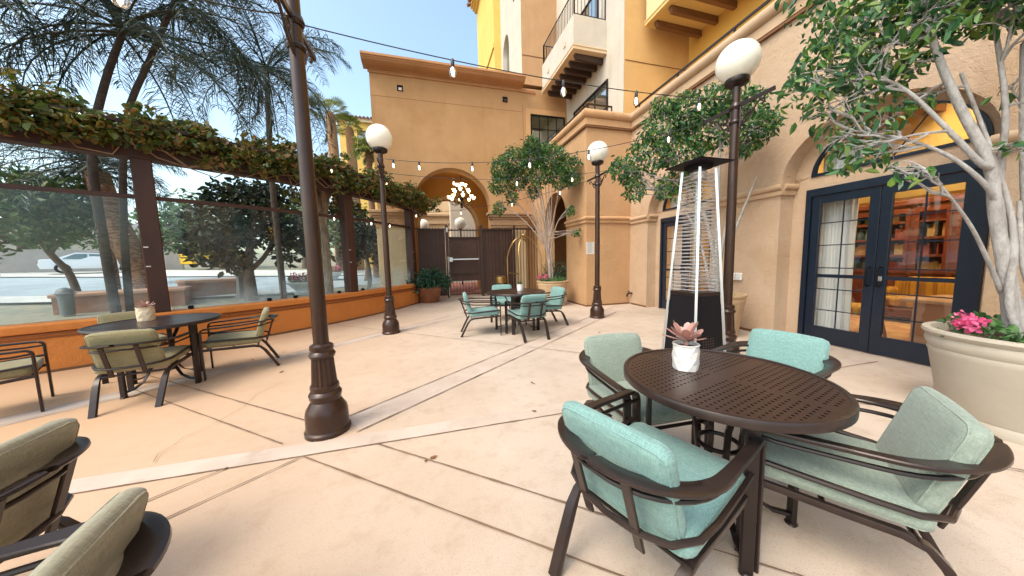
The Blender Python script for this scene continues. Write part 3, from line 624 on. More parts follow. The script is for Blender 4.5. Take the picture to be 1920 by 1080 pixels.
# ---------------------------------------------------------------- corner tower behind the arcade wing
CT = thing('corner_tower', 'tall pale tower behind the arcade wing with an arched blue window', 'building', (4.27, 12.9, 0))
mb = MB(); mb.quad((0, 0, 5), (1.7, 0, 5), (1.7, 0, 18), (0, 0, 18)); mb.build('front_wall', stucco_b, CT)
mb = MB(); arch_wall_x(mb, 0, 0, 3.4, 5, 18, [(1.9, 3.0, 11.5, 12.25)], .25); mb.build('side_wall', stucco_w, CT, 20)
mb = MB(); mb.quad((.2, 1.8, 6), (.2, 3.1, 6), (.2, 3.1, 12.4), (.2, 1.8, 12.4)); mb.build('window', pane_dark, CT)
mb = MB(); mb.box(.19, .21, 2.43, 2.47, 6, 12.3); mb.build('window_bar', black_m, CT)
mb = MB(); mb.box(-.35, 1.5, 3.4, 8, 5, 17.2); mb.box(-.42, -.35, 3.4, 8, 12.3, 12.5); mb.build('rear_wall', stucco_y, CT)
mb = MB()
for i in range(3): mb.box(-.5 - .12 * i, 1.5, 3.3 - .1 * i, 8, 17.2 + .12 * i, 17.32 + .12 * i)
mb.build('cornice', stucco_y, CT)
mb = MB()
for i in range(14): mb.tube([(-.95, 3.3 + i * .36, 17.6), (1.5, 3.3 + i * .36, 18.6)], .10, 8)
mb.build('roof', terra, CT)
mb = MB(); mb.box(.02, 1.69, -.012, 0, 9.9, 9.93); mb.build('seam', line_m, CT)
mb = MB(); mb.box(-.02, 0, .75, 1.0, 13.2, 13.4); mb.box(-.02, 0, .75, 1.0, 12.7, 12.9); mb.build('vent', black_m, CT)

# far yellow house left of the wing
YH = thing('yellow_house', 'far yellow house with tile roof and small balcony window', 'house', (-8.2, 37.3, 0))
mb = MB(); mb.box(0, 9, 0, 8, 0, 16.4); mb.build('wall', stucco_y, YH)
mb = MB(); mb.box(-.3, 9.3, -.3, 8, 16.4, 16.75); mb.build('eave', stucco_c, YH)
mb = MB()
for i in range(26): mb.tube([(-.4 + i * .37, -.5, 16.8), (-.4 + i * .37, 4, 18.0)], .14, 6)
mb.build('roof', terra, YH)
window_y(1.75, 3.5, -.02, 13.9, 15.6, YH, 3, 4, black_m, pane_dark)
r = railing(MB(), [(1.3, -.05, 0), (1.3, -.7, 0), (3.9, -.7, 0), (3.9, -.05, 0)], 13.4, 14.2, .2); r.build('balcony_railing', bronze_dk, YH)

# ---------------------------------------------------------------- chandelier in the vestibule
CH = thing('chandelier', 'lit wrought iron chandelier with frosted cup shades hanging in the archway', 'chandelier', (1.58, 13.25, 0))
mb = MB(); mb.tube([(0, 0, 5.3), (0, 0, 4.45)], .012, 6); mb.build('chain', bronze_dk, CH)
mb = MB(); mb.lathe([(.02, 3.72), (.06, 3.78), (.03, 3.85), (.07, 3.95), (.11, 4.02), (.05, 4.1), (.03, 4.3), (.07, 4.42), (.02, 4.55)], 12); mb.sphere((0, 0, 3.66), .06, 8, 6); mb.build('stem', bronze_dk, CH)
shade_m = emit('lit_cup_shade', (1, .80, .42), 2.4)
for R0, z0, k, ph in ((.52, 3.98, 8, 0), (.34, 4.26, 6, .3), (.18, 4.5, 4, .1)):
    for i in range(k):
        a = 2 * PI * i / k + ph; ca, sa = math.cos(a), math.sin(a)
        arm = MB(); arm.tube([(ca * r_, sa * r_, z) for r_, z in ((.05, z0 - .05), (R0 * .4, z0 - .22), (R0 * .75, z0 - .24), (R0 * .98, z0 - .12), (R0, z0))], .013, 6)
        ar = arm.build('arm', bronze_dk, CH)
        s_ = MB(); s_.lathe([(.02, 0), (.042, .02), (.055, .06), (.085, .115)], 12, (ca * R0, sa * R0, z0)); s_.build('shade', shade_m, ar)

# ---------------------------------------------------------------- gate and metal fence across the passage
FY = 11.6
FE = thing('metal_fence', 'brown metal picket fence with solid dark backing in front of the archway', 'fence', (0, FY, 0))
fence_m = mat('brown_fence_paint', (.042, .020, .014), .5, .1); screen_m = mat('brown_fence_screen', (.085, .040, .026), .75, 0, c2=(.062, .027, .018), nscale=2.2)
def pickets(x0, x1, z0, z1, step=.115, r=.009):
    k = MB(); n = max(1, round((x1 - x0) / step))
    for i in range(n + 1): x = x0 + (x1 - x0) * i / n; k.box(x - r, x + r, -r, r, z0, z1)
    return k
for x0, x1 in ((-.62, .74), (2.12, 3.35), (3.41, 4.34)):
    k = pickets(x0, x1, .06, 2.63); k.box(x0, x1, -.02, .02, 2.55, 2.59); k.box(x0, x1, -.02, .02, .10, .14); k.build('picket_panel', fence_m, FE)
for x in (-.62, .77, 2.09, 3.38): mb = MB(); mb.box(x - .03, x + .03, -.03, .03, 0, 2.72); mb.build('post', fence_m, FE)
for x0, x1, z0 in ((-.25, .72, .12), (2.14, 3.33, .12)):
    mb = MB(); mb.box(x0, x1, .03, .05, z0, 2.55)
    o = mb.build('backing', screen_m, FE)
    rb = MB(); n = int((x1 - x0) / .14)
    for i in range(n): rb.box(x0 + .05 + i * .14, x0 + .075 + i * .14, .026, .03, z0, 2.54)
    rb.build('rib', fence_m, o)
GT = thing('gate', 'brown metal gate with a silver push bar and dark screen', 'gate', (0, FY, 0))
k = pickets(.86, 2.0, .12, 2.6); k.box(.83, 2.03, -.02, .02, 2.5, 2.55); k.box(.83, 2.03, -.02, .02, .09, .13); k.box(.83, 2.03, -.02, .02, .90, .94); k.box(.83, 2.03, -.02, .02, 2.24, 2.28); k.build('picket_panel', fence_m, GT)
for x in (.815, 2.045): mb = MB(); mb.box(x - .025, x + .025, -.025, .025, .03, 2.68); mb.build('stile', fence_m, GT)
mb = MB(); mb.box(.85, 2.02, .03, .045, .62, 2.25); mb.build('screen', screen_m, GT)
mb = MB(); mb.box(.84, .96, -.10, -.026, 1.36, 1.52); mb.tube([(.95, -.09, 1.44), (1.92, -.09, 1.44)], .028, 10); mb.box(1.45, 1.93, -.13, -.06, 1.42, 1.47); mb.build('push_bar', steel, GT)
mb = MB(); mb.tube([(.80, -.06, .0), (.80, -.06, 1.55)], .018, 8); mb.build('drop_rod', steel, GT)
mb = MB(); mb.cbox(.76, .83, -.07, -.026, 2.45, 2.62, .01); mb.build('latch', white_pot, GT)

# ---------------------------------------------------------------- curved low wall, pergola, windscreen
LW = thing('low_wall', 'curved bright orange stucco low wall with brown moulding lines', 'wall')
A0, A1, AN = -84, -22.3, 72
def arc_sweep(mb, prof, a0=A0, a1=A1, n=AN):
    k = len(prof); vs = []; fs = []
    for i in range(n + 1):
        a = a0 + (a1 - a0) * i / n
        vs += [tuple(arc(a, d, z)) for d, z in prof]
    for i in range(n): fs += [(i * k + j, i * k + (j + 1) % k, (i + 1) * k + (j + 1) % k, (i + 1) * k + j) for j in range(k)]
    fs += [tuple(range(k))[::-1], tuple(range(n * k, n * k + k))]
    return mb.add(vs, fs)
arc_sweep(MB(), [(0, 0), (0, .55), (-.26, .55), (-.26, -.1)]).build('body', orange_w, LW, 20, True)
arc_sweep(MB(), [(.0, .551), (.045, .57), (.05, .60), (.05, .66), (.03, .68), (-.30, .68), (-.30, .56), (-.26, .551)]).build('cap', orange_w, LW, 20, True)
k = MB(); arc_sweep(k, [(0, .47), (.012, .475), (.012, .492), (0, .497)]); arc_sweep(k, [(0, .515), (.025, .52), (.025, .545), (0, .549)]); k.build('moulding', mat('wall_moulding_paint', (.24, .075, .02), .8), LW, 20, True)
k = MB(); arc_sweep(k, [(0, 0), (.01, 0), (.01, .035), (0, .035)]); k.build('plinth_line', line_m, LW, 20, True)
PG = thing('pergola', 'dark brown timber pergola frame standing on the orange wall', 'pergola')
PO = [-83.5, -70.3, -56.2, -38.9, -24.0]
PO = [-83.5, -56.8, -38.9, -24.2]
for a in PO:
    M = Matrix.Translation(arc(a, -.13)) @ Matrix.Rotation(R_(a), 4, 'Z')
    mb = MB(); mb.cbox(-.12, .12, -.11, .11, .682, 3.07, .012, M); p = mb.build('post', wood_dk, PG, 30)
    bl = MB()
    for z in (1.72, 1.42):
        for y in (-.07,): bl.box(.121, .127, y - .02, y + .03, z - .008, z + .008, M)
    bl.build('bolt_plate', white_pot, p)
arc_sweep(MB(), [(-.02, 3.07), (-.02, 3.36), (-.24, 3.36), (-.24, 3.07)], -84, -20.5).build('beam', wood_dk, PG, 20, True)
arc_sweep(MB(), [(-.10, 2.47), (-.10, 2.53), (-.17, 2.53), (-.17, 2.47)], -84, -24.2).build('rail', wood_dk, PG, 20, True)
for i, a in enumerate([-82 + 4.2 * i for i in range(15)] + [-21.5]):
    M = Matrix.Translation(arc(a, -.13)) @ Matrix.Rotation(R_(a), 4, 'Z')
    mb = MB(); mb.box(-.75, .35, -.04, .04, 3.362, 3.50, M); mb.build('rafter', wood_dk, PG)
for dr in (-.7, .2): arc_sweep(MB(), [(dr, 3.502), (dr, 3.55), (dr - .06, 3.55), (dr - .06, 3.502)], -84, -20.3).build('batten', wood_dk, PG, 20, True)
gi = 0
GLAB = ['leftmost clear glass windscreen panel on the orange wall, beyond the frame edge side', 'clear glass windscreen panel behind the left table', 'clear glass windscreen panel just right of the thick left post', 'clear glass windscreen panel behind the nearest lamp post', 'clear glass windscreen panel holding the view of the white columns']
for a, b, lab in ((-83, -71.0, 'misty glass windscreen panel at the left picture edge'), (-70.8, -57.5, 'misty glass windscreen panel behind the left dining table'), (-56.1, -47.6, 'glass windscreen panel in front of the round dark street tree'), (-47.4, -39.6, 'glass windscreen panel beside the vine trunk, left of the second post'), (-38.2, -24.9, 'glass windscreen panel showing the pale piers next to the gate')):
    g = MB(); arc_sweep(g, [(-.128, .685), (-.128, 2.465), (-.138, 2.465), (-.138, .685)], a, b, 10)
    o = g.build('glass_panel', screen_glass, None, 20, True); tag(o, lab, 'glass panel', 'glass windscreen panels')
    for q in (a + 1.2, b - 1.2):
        M = Matrix.Translation(arc(q, -.133)) @ Matrix.Rotation(R_(q), 4, 'Z'); c_ = MB(); c_.cbox(-.025, .025, -.035, .035, .682, .74, .006, M); c_.build('clip', black_m, o)
# ---------------------------------------------------------------- lobby behind the doors
rnd = random.Random(5)
LB = MB(); X0, X1, S0, S1 = .62, 5.2, -1.5, 8.5
lob_wall = mat('lobby_wall', (.70, .47, .17), .8); carpet = mat('lobby_carpet', (.42, .20, .10), .95, 0, c2=(.52, .32, .14), nscale=4, lo=.45, hi=.55)
mb = MB(); mb.quad((X0 - .3, S0, -.004), (X1, S0, -.004), (X1, S1, -.004), (X0 - .3, S1, -.004)); mb.build('lobby_floor', carpet, HB)
mb = MB(); mb.quad((X1, S0, 0), (X1, S1, 0), (X1, S1, 3.6), (X1, S0, 3.6)); mb.quad((X0 - .3, S0, 0), (X1, S0, 0), (X1, S0, 3.6), (X0 - .3, S0, 3.6)); mb.quad((X0 - .3, S1, 0), (X1, S1, 0), (X1, S1, 3.6), (X0 - .3, S1, 3.6)); mb.build('lobby_wall', lob_wall, HB)
mb = MB(); mb.quad((X0 - .3, S0, 3.6), (X1, S0, 3.6), (X1, S1, 3.6), (X0 - .3, S1, 3.6)); mb.build('lobby_ceiling', lob_wall, HB)
mb = MB(); mb.box(2.0, 2.4, S0, S1, 2.25, 3.6); mb.build('lobby_beam', mat('lobby_soffit', (.72, .50, .17), .8), HB)
def hw(d, s, z=0.0): return (HB_M @ Vector((d, s, z)))
HB_M = Matrix.Translation((5.36, 0, 0)) @ Matrix.Rotation(-math.atan(.055), 4, 'Z')
lamp_e = emit('ceiling_lamp_glow', (1, .80, .46), 55)
k = 0
for d, s in ((1.3, 1.5), (1.3, 2.9), (1.4, 5.2), (1.4, 6.4), (3.4, 2.4), (3.6, 4.2), (3.6, 6.0)):
    labs = ['over the nearest armchair', 'just inside the near doors', 'inside the far doors, near side', 'inside the far doors, far side', 'in front of the bookcase', 'above the yellow sofa end', 'deep in the far lobby corner']
    t_ = thing('ceiling_light', 'lit round ceiling light in the lobby ' + labs[k], 'ceiling light', hw(d, s, 3.6), 0, 'lobby ceiling lights'); k += 1
    mb = MB(); mb.lathe([(.20, -.001), (.20, -.05), (.17, -.06)], 20); mb.build('rim', steel, t_); mb = MB(); mb.lathe([(.165, -.05), (.14, -.09), (.001, -.11)], 20); mb.build('diffuser', lamp_e, t_)
mahog = mat('mahogany', (.20, .045, .02), .35, 0, c2=(.13, .03, .014), nscale=4, stretch=(1, 1, .2), coat=.2)
def on_hb(name, lab, cat, d, s, z=0, rz=0, group=None):
    return thing(name, lab, cat, hw(d, s, z), -math.atan(.055) + rz, group)
bc = on_hb('bookcase', 'wide mahogany bookcase wall inside the lobby seen through the doors', 'bookcase', 4.55, 3.2)
mb = MB()
for s in range(9): mb.box(.0, .5, -2.2 + s * .55 - .03, -2.2 + s * .55 + .03, 0, 2.35)
for z in (.0, .85, 1.25, 1.62, 1.98, 2.3): mb.box(.02, .5, -2.23, 2.23, z, z + .05)
mb.build('frame', mahog, bc); mb = MB(); mb.box(.42, .5, -2.2, 2.2, 0, 2.3); mb.build('back', mat('mahogany_back', (.30, .12, .04), .5), bc)
for s in range(8):
    y0 = -2.2 + s * .55 + .035; y1 = y0 + .48; mb = MB()
    mb.box(-.022, -.001, y0, y0 + .06, .90, 2.3); mb.box(-.022, -.001, y1 - .06, y1, .90, 2.3); mb.box(-.021, -.001, y0 + .06, y1 - .06, .90, .97); mb.box(-.021, -.001, y0 + .06, y1 - .06, 2.2, 2.3); mb.build('cabinet_door', mahog, bc)
mb = MB(); mb.box(.0, .03, -2.2, 2.2, .05, .84); mb.build('cupboard_front', mahog, bc)
mb = MB(); mb.cbox(-.06, .5, -2.3, 2.3, 2.35, 2.47, .02); mb.build('crown_moulding', mahog, bc)
bkm = [mat('book_%s' % n_, c_, .7) for n_, c_ in (('tan', (.45, .30, .12)), ('green', (.10, .16, .08)), ('cream', (.50, .40, .24)), ('red', (.32, .07, .04)))]
for z in (.90, 1.30, 1.67, 2.03):
    for b_ in range(8):
        kind = rnd.randrange(4); q = MB(); y = -2.2 + b_ * .55 + .06; e = y + .42; h = .28
        while y < e:
            wdt = rnd.uniform(.02, .05); q.box(.12, .36, y, min(y + wdt, e), z, z + h * rnd.uniform(.65, 1)); y += wdt + .004 + (rnd.random() < .12) * .1
        q.build('books', bkm[kind], bc)
sofa_m = mat('yellow_stripe_fabric', (.62, .36, .05), .9, 0, c2=(.34, .18, .04), nscale=14, lo=.45, hi=.55, stretch=(1, 1, .02))
def sofa(lab, d, s, rz, L):
    t_ = on_hb('sofa', lab, 'sofa', d, s, 0, rz)
    mb = MB(); mb.cbox(-.42, .42, -L / 2, L / 2, .10, .28, .03); mb.build('base', mahog, t_, 30)
    mb = MB(); n_ = max(1, round(L / .7))
    for i in range(n_): y0 = -L / 2 + .14 + (L - .28) * i / n_; y1 = y0 + (L - .28) / n_; mb.cushion(.62, (y1 - y0) - .01, .18, .05, Matrix.Translation((-.08, (y0 + y1) / 2, .38)), 6)
    mb.build('seat', sofa_m, t_)
    mb = MB(); mb.cushion(.22, L - .2, .5, .08, Matrix.Translation((.32, 0, .60)), 8); mb.build('backrest', sofa_m, t_)
    for y in (-L / 2 + .09, L / 2 - .09): mb = MB(); mb.cushion(.8, .18, .38, .07, Matrix.Translation((-.02, y, .44)), 6); mb.build('armrest', sofa_m, t_)
sofa('yellow striped lobby sofa in front of the bookcase', 3.7, 3.3, 0, 2.0)
sofa('yellow striped lobby armchair further from the doors', 3.4, 5.6, .5, .9)
tb = on_hb('reception_table', 'broad tan table just inside the right hand glass door', 'table', 1.9, 2.1)
mb = MB(); mb.cbox(-.5, .5, -.8, .8, .62, .68, .015); mb.build('top', mat('tan_table_top', (.50, .30, .18), .5), tb, 30)
mb = MB(); mb.cbox(-.42, .42, -.7, .7, .0, .619, .01); mb.build('base', mat('tan_table_base', (.42, .22, .13), .6), tb, 30)
ac = on_hb('armchair', 'dark wooden lobby chair behind the left door glass', 'armchair', 1.5, 3.5, 0, 2.4)
mb = MB(); mb.cushion(.55, .55, .14, .05, Matrix.Translation((0, 0, .42)), 6); mb.build('seat', sofa_m, ac); mb = MB(); mb.cushion(.14, .55, .5, .05, Matrix.Translation((.27, 0, .72)), 6); mb.build('backrest', sofa_m, ac)
for x in (-.25, .25):
    for y in (-.25, .25): mb = MB(); mb.tube([(x, y, .36), (x * 1.25, y * 1.15, 0)], [.03, .02], 8); mb.build('leg', mahog, ac)
drum = emit('drum_shade_glow', (1, .74, .34), 1.6)
for d, s, lab in ((2.9, 2.2, 'lit yellow drum pendant lamp seen through the near fanlight, right one'), (3.2, 3.6, 'lit yellow drum pendant lamp seen through the near fanlight, left one')):
    t_ = thing('pendant_lamp', lab, 'pendant lamp', hw(d, s, 3.6), 0, 'lobby pendant lamps'); mb = MB(); mb.tube([(0, 0, 0), (0, 0, -.25)], .012, 6); mb.build('cord', bronze_dk, t_); mb = MB(); mb.lathe([(.36, -.55), (.38, -.55), (.38, -.25), (.36, -.25)], 28); mb.build('shade', drum, t_)
cb = MB()
for d in (1.0, 3.0, 4.2): cb.box(d, d + .16, S0, S1, 3.42, 3.599)
for s in (-.5, 1.2, 2.9, 4.6, 6.3): cb.box(X0, X1, s, s + .16, 3.44, 3.598)
cb.build('lobby_coffer', mat('lobby_timber', (.24, .11, .04), .6), HB)
cr_ = MB(); cr_.box(X1 - .08, X1, S0, S1, 2.85, 3.0); cr_.box(X1 - .05, X1, S0, S1, 2.5, 2.56); cr_.build('lobby_cornice', mat('lobby_cornice_paint', (.34, .18, .07), .6), HB)
curt = mat('white_sheer_curtain', (.78, .77, .76), .9, 0)
def curtain(lab, s0, s1, z1=2.9):
    mb = MB(); n_ = 48; f = [(.50 + .035 * math.sin(i * 1.25) + .012 * math.sin(i * 2.9), s0 + (s1 - s0) * i / n_) for i in range(n_ + 1)]
    vs = []; fs = []
    for j, z in enumerate((.02, .8, 1.5, 2.2, z1)):
        sq = 1 - .12 * math.sin(j / 4 * PI); vs += [(d, (s0 + s1) / 2 + (s - (s0 + s1) / 2) * sq, z) for d, s in f]
    for j in range(4):
        for i in range(n_): a = j * (n_ + 1) + i; fs.append((a, a + 1, a + n_ + 2, a + n_ + 1))
    mb.add([tuple(HB_M @ Vector(v)) for v in vs], fs); o = mb.build('curtain', curt, None, 60); tag(o, lab, 'curtain', 'white door curtains')
curtain('white curtain behind the left leaf of the near doors', 2.95, 3.42); curtain('white curtain behind the right leaf of the near doors', 1.80, 2.02)
curtain('white curtain at the left side of the far doors', 6.25, 6.72); curtain('white curtain at the right side of the far doors', 5.1, 5.4)

# ---------------------------------------------------------------- lamp posts
def lamp_post():
    t_ = thing('lamp_post', '', 'lamp post')
    mb = MB()
    pr = [(.172, 0), (.172, .03), (.160, .045), (.158, .17), (.150, .205), (.118, .26), (.108, .275), (.118, .30), (.122, .33), (.108, .355), (.100, .36), (.108, .385), (.104, .405), (.094, .41), (.080, .63), (.092, .64), (.098, .66), (.086, .685), (.080, .69), (.088, .71), (.085, .735), (.062, .75)]
    mb.lathe(pr, 32, flute=.10, fl=(.409, .632)); mb.build('base', post_m, t_, 30)
    mb = MB(); mb.lathe([(.056, .745), (.053, 2.0), (.047, 3.44)], 20); mb.build('pole', post_m, t_)
    mb = MB(); mb.lathe([(.047, 3.43), (.075, 3.445), (.125, 3.47), (.135, 3.50), (.13, 3.52)], 24); mb.build('collar', bronze_dk, t_)
    mb = MB(); mb.sphere((0, 0, 3.72), .232, 32, 20); mb.build('globe', opal, t_, 180)
    mb = MB(); mb.box(-.012, .012, -.44, .44, 3.185, 3.225); mb.lathe([(.06, 3.0), (.068, 3.02), (.06, 3.04)], 16); mb.lathe([(.058, 3.17), (.07, 3.2), (.058, 3.24)], 16); mb.build('cross_arm', bronze, t_)
    for s in (-1, 1):
        sc_ = MB(); path = []
        for i in range(15): q = i / 14 * 1.6 * PI; r_ = .018 + .035 * i / 14; path.append((0, s * (.14 + r_ * math.cos(q + 1.2)), 3.10 + r_ * math.sin(q + 1.2)))
        path += [(0, s * .10, 3.02), (0, s * .075, 2.95)]
        sc_.tube(path, .011, 6); sc_.tube([(0, s * .07, 2.95), (0, s * .16, 3.0), (0, s * .21, 3.08), (0, s * .27, 3.15), (0, s * .33, 3.16), (0, s * .34, 3.12), (0, s * .31, 3.10)], .011, 6)
        sc_.tube([(0, s * .062, 2.94), (0, s * .062, 3.19)], .011, 6); sc_.build('scroll', bronze, t_)
    return t_
L0 = lamp_post(); LPOS = [((-.86, 2.78), 0, 'tall brown lamp post nearest the camera, globe cut off by the picture top'), ((-.73, 6.36), 0, 'brown lamp post with white globe beside the ivy covered pergola'),
    ((3.79, 6.21), 0, 'white globe brown lamp post in front of the wall with the notice'), ((3.77, 3.03), 0, 'brown lamp post with white globe right behind the patio heater')]
for i, (p, z, lab) in enumerate(LPOS):
    o = L0 if i == 0 else copy_tree(L0); o.location = (p[0], p[1], 0); tag(o, lab, 'lamp post', 'globe lamp posts')
LAMPZ = 3.2
def globe(lab, loc, r):
    t_ = thing('globe_light', lab, 'globe light', loc, 0, 'globe lights beyond the gate'); mb = MB(); mb.sphere((0, 0, 0), r, 20, 14); mb.build('globe', opal, t_, 180); mb = MB(); mb.lathe([(.1, -r - .02), (.13, -r + .02)], 14); mb.tube([(0, 0, -r), (0, 0, -loc[2])], .05, 10); mb.build('pole', bronze, t_)
globe('white globe lamp beyond the gate, seen under the chandelier', (1.98, 17.6, 3.5), .33); globe('white globe lamp beyond the gate, close to the last pergola post', (-.05, 18.2, 3.45), .33)

# ---------------------------------------------------------------- tables
top_sheet = perf('perforated_bronze', (.062, .034, .027)); hole_shade_m = mat('hole_shade_sheet', (.006, .004, .004), .8)
def table():
    t_ = thing('dining_table', '', 'table'); Z = .765; Rr = .5
    mb = MB(); n = 72; vs = [(0, 0, 0)] + [(Rr * .985 * math.cos(2 * PI * i / n), Rr * .985 * math.sin(2 * PI * i / n), 0) for i in range(n)]
    mb.add(vs, [(0, 1 + i, 1 + (i + 1) % n) for i in range(n)]); o = mb.build('top', top_sheet, t_, 0); o.location = (0, 0, Z)
    mb = MB(); mb.add([(x, y, 0) for x, y, z in vs], [(0, 1 + i, 1 + (i + 1) % n) for i in range(n)]); o2 = mb.build('hole_shade_disc', hole_shade_m, t_, 0); o2.location = (0, 0, Z - .006)  # black disc added below the sheet so the punched holes look shaded
    mb = MB(); mb.lathe([(Rr - .022, Z + .002), (Rr - .016, Z + .007), (Rr - .004, Z + .006), (Rr, Z), (Rr, Z - .032), (Rr - .012, Z - .034), (Rr - .012, Z - .004), (Rr - .022, Z + .002)], 72); mb.build('rim', bronze, t_, 40)
    mb = MB(); mb.ribbon([((Rr * .72 * math.cos(q), Rr * .72 * math.sin(q), Z - .03), (Vector((math.cos(q), math.sin(q), 0)) * .03), (0, 0, .02)) for q in [2 * PI * i / 32 for i in range(32)]], True); mb.build('support_ring', bronze_dk, t_)
    for i in range(4):
        q = PI / 4 + i * PI / 2; c, s = math.cos(q), math.sin(q); e = Vector((c, s, 0)); nn = Vector((-s, c, 0))
        mb = MB(); mb.ribbon([(e * .36 + Vector((0, 0, z)), nn * .055, e * .024) for z in (.002, .3, Z - .025)]); mb.sphere((c * .36, s * .36, .008), .03, 10, 6, sz=.4); lg = mb.build('leg', bronze_dk, t_, 40)
        br = MB(); br.ribbon([(e * r_ + Vector((0, 0, z)), nn * .032, t__) for r_, z, t__ in ((.355, .055, (0, 0, .016)), (.27, .065, (0, 0, .016)), (.19, .11, e * -.011 + Vector((0, 0, .011))), (.13, .21, e * -.015), (.105, .36, e * -.015), (.12, .52, e * -.015), (.20, .68, e * -.012 + Vector((0, 0, .01))), (.33, Z - .04, (0, 0, .016)))]); br.build('brace', bronze_dk, lg, 40)
    mb = MB(); mb.tube([(.10 * math.cos(2 * PI * i / 24), .10 * math.sin(2 * PI * i / 24), .40) for i in range(24)], .012, 8, True); mb.build('hub_ring', bronze_dk, t_)
    return t_
T0 = table()
for i, ((x, y, rz, sc_), lab) in enumerate((((1.46, 1.19, .25, .96), 'round perforated bronze dining table nearest the camera, in front of the heater'), ((-3.10, 4.57, .5, 1.10), 'round perforated bronze dining table beside the orange wall'), ((1.68, 5.72, .35, 1.15), 'round perforated bronze dining table in the middle distance before the gate'))):
    o = T0 if i == 0 else copy_tree(T0); o.location = (x, y, 0); o.rotation_euler.z = rz; o.scale = (sc_, sc_, 1); tag(o, lab, 'table', 'round dining tables')

# ---------------------------------------------------------------- chairs (local: facing +y)
def chair(fab):
    t_ = thing('dining_chair', '', 'chair')
    def plan(q):            # right half: 0 front leg top -> 1 middle of the back
        if q < .4: k = q / .4; return Vector((.295 + .012 * math.sin(k * PI / 2), .29 - .40 * k, .628 + .012 * k)), Vector((1, .0, .10 * k * k)).normalized()
        k = (q - .4) / .6; a = k * PI / 2
        p = Vector((.307 * math.cos(a) if a < PI / 2 - 1e-6 else 0, -.11 - .29 * math.sin(a), .640 + .028 * k)); nrm = Vector((math.cos(a) / .94, -math.sin(a), .10 + .14 * math.sin(a))); return p, nrm.normalized()
    def width(q): t = max(0, min(1, (q - .25) / .45)); return .045 + .040 * t * t * (3 - 2 * t)
    def frames(sgn):
        fr = [((.285 * sgn, .325, z), Vector((.05 * sgn, 0, 0)), Vector((0, -.019, 0))) for z in (.0, .25, .47, .575)]
        for k in range(1, 5): a = k / 5 * PI / 2; fr.append(((.288 * sgn, .325 - .045 * (1 - math.cos(a)),   .583 + .045 * math.sin(a)), Vector((.05 * sgn, 0, 0)), Vector((0, -.019 * math.cos(a), -.019 * math.sin(a)))))
        for i in range(0, 29):
            q = i / 28; p, w_ = plan(q); ww = w_ * width(q); tn = Vector((0, 0, 1)) - w_ * w_.z; tn.normalize()
            fr.append(((p.x * sgn, p.y, p.z), Vector((ww.x * sgn, ww.y, ww.z)), tn * -.019))
        return fr
    R = frames(1); L = frames(-1)
    for sgn, F_ in ((1, R), (-1, L)): mb = MB(); mb.ribbon(F_[:4]); mb.build('leg', bronze, t_, 40, True)
    mb = MB(); mb.ribbon(R[3:] + [(p, -Vector(w_), t__) for p, w_, t__ in L[3:-1][::-1]]); mb.build('arm_rail', bronze, t_, 40, True)
    mb = MB(); pth = [(.268, .315, .585)] + [(plan(i / 14)[0].x * .955, plan(i / 14)[0].y * .97 + (.0), plan(i / 14)[0].z - .052) for i in range(1, 15)]
    mb.tube(pth + [(-x, y, z) for x, y, z in pth[:-1][::-1]], .010, 8); mb.build('lower_arm_rail', bronze_dk, t_)
    mb = MB(); pth = [(.282, .315, .475), (.287, .1, .462), (.287, -.08, .45), (.275, -.19, .44), (.22, -.275, .43), (.12, -.318, .425), (0, -.328, .423)]
    mb.tube(pth + [(-x, y, z) for x, y, z in pth[:-1][::-1]], .0125, 8); mb.build('seat_hoop', bronze, t_)
    for x in (-.115, .115): mb = MB(); mb.ribbon([((x, -.385, .648), (.038, 0, 0), (0, .014, .004)), ((x, -.33, .47), (.038, 0, 0), (0, .014, .004)), ((x, -.285, .335), (.038, 0, 0), (0, .014, .004))]); mb.build('back_slat', bronze, t_, 40, True)
    for sgn in (-1, 1):
        mb = MB(); mb.ribbon([((.27 * sgn, .32, .365), (.022, 0, 0), (0, 0, -.03)), ((.262 * sgn, .0, .345), (.026, 0, 0), (0, 0, -.03)), ((.25 * sgn, -.16, .335), (.036, 0, 0), (0, .004, -.028)), ((.243 * sgn, -.225, .31), (.042, 0, 0), (0, .012, -.022)), ((.237 * sgn, -.27, .255), (.052, 0, 0), (0, .028, -.014)), ((.228 * sgn, -.34, .12), (.054, 0, 0), (0, .031, -.012)), ((.22 * sgn, -.40, .0), (.054, 0, 0), (0, .031, -.012))]); mb.build('leg', bronze, t_, 40, True)
    mb = MB()
    for y, z in ((.29, .36), (.05, .345), (-.2, .325)): mb.tube([(-.265, y, z), (.265, y, z)], .011, 8)
    mb.build('seat_frame', bronze_dk, t_)
    Ms = Matrix.Translation((0, .035, .418)) @ Matrix.Rotation(R_(2.5), 4, 'X'); mb = MB(); mb.cushion(.535, .56, .092, .038, Ms, 12, .016); st_ = mb.build('seat', fab, t_, 60)
    def piping(w, d, z, M, par, ax):
        k = MB(); q = []; rc = .05
        for cx, cy, a0 in ((w / 2 - rc, d / 2 - rc, 0), (-w / 2 + rc, d / 2 - rc, 90), (-w / 2 + rc, -d / 2 + rc, 180), (w / 2 - rc, -d / 2 + rc, 270)):
            for j in range(5): an = R_(a0 + j * 22.5); u, v = cx + rc * math.cos(an), cy + rc * math.sin(an); q.append(M @ Vector((u, v, z) if ax == 2 else (u, z, v)))
        k.tube(q, .0042, 6, True); k.build('piping', fab, par, 60)
    piping(.523, .548, .030, Ms, st_, 2); piping(.523, .548, -.030, Ms, st_, 2)
    Ms = Matrix.Translation((0, -.262, .592)) @ Matrix.Rotation(R_(17), 4, 'X'); mb = MB(); mb.cushion(.47, .072, .40, .034, Ms, 12, .014); st_ = mb.build('backrest', fab, t_, 60)
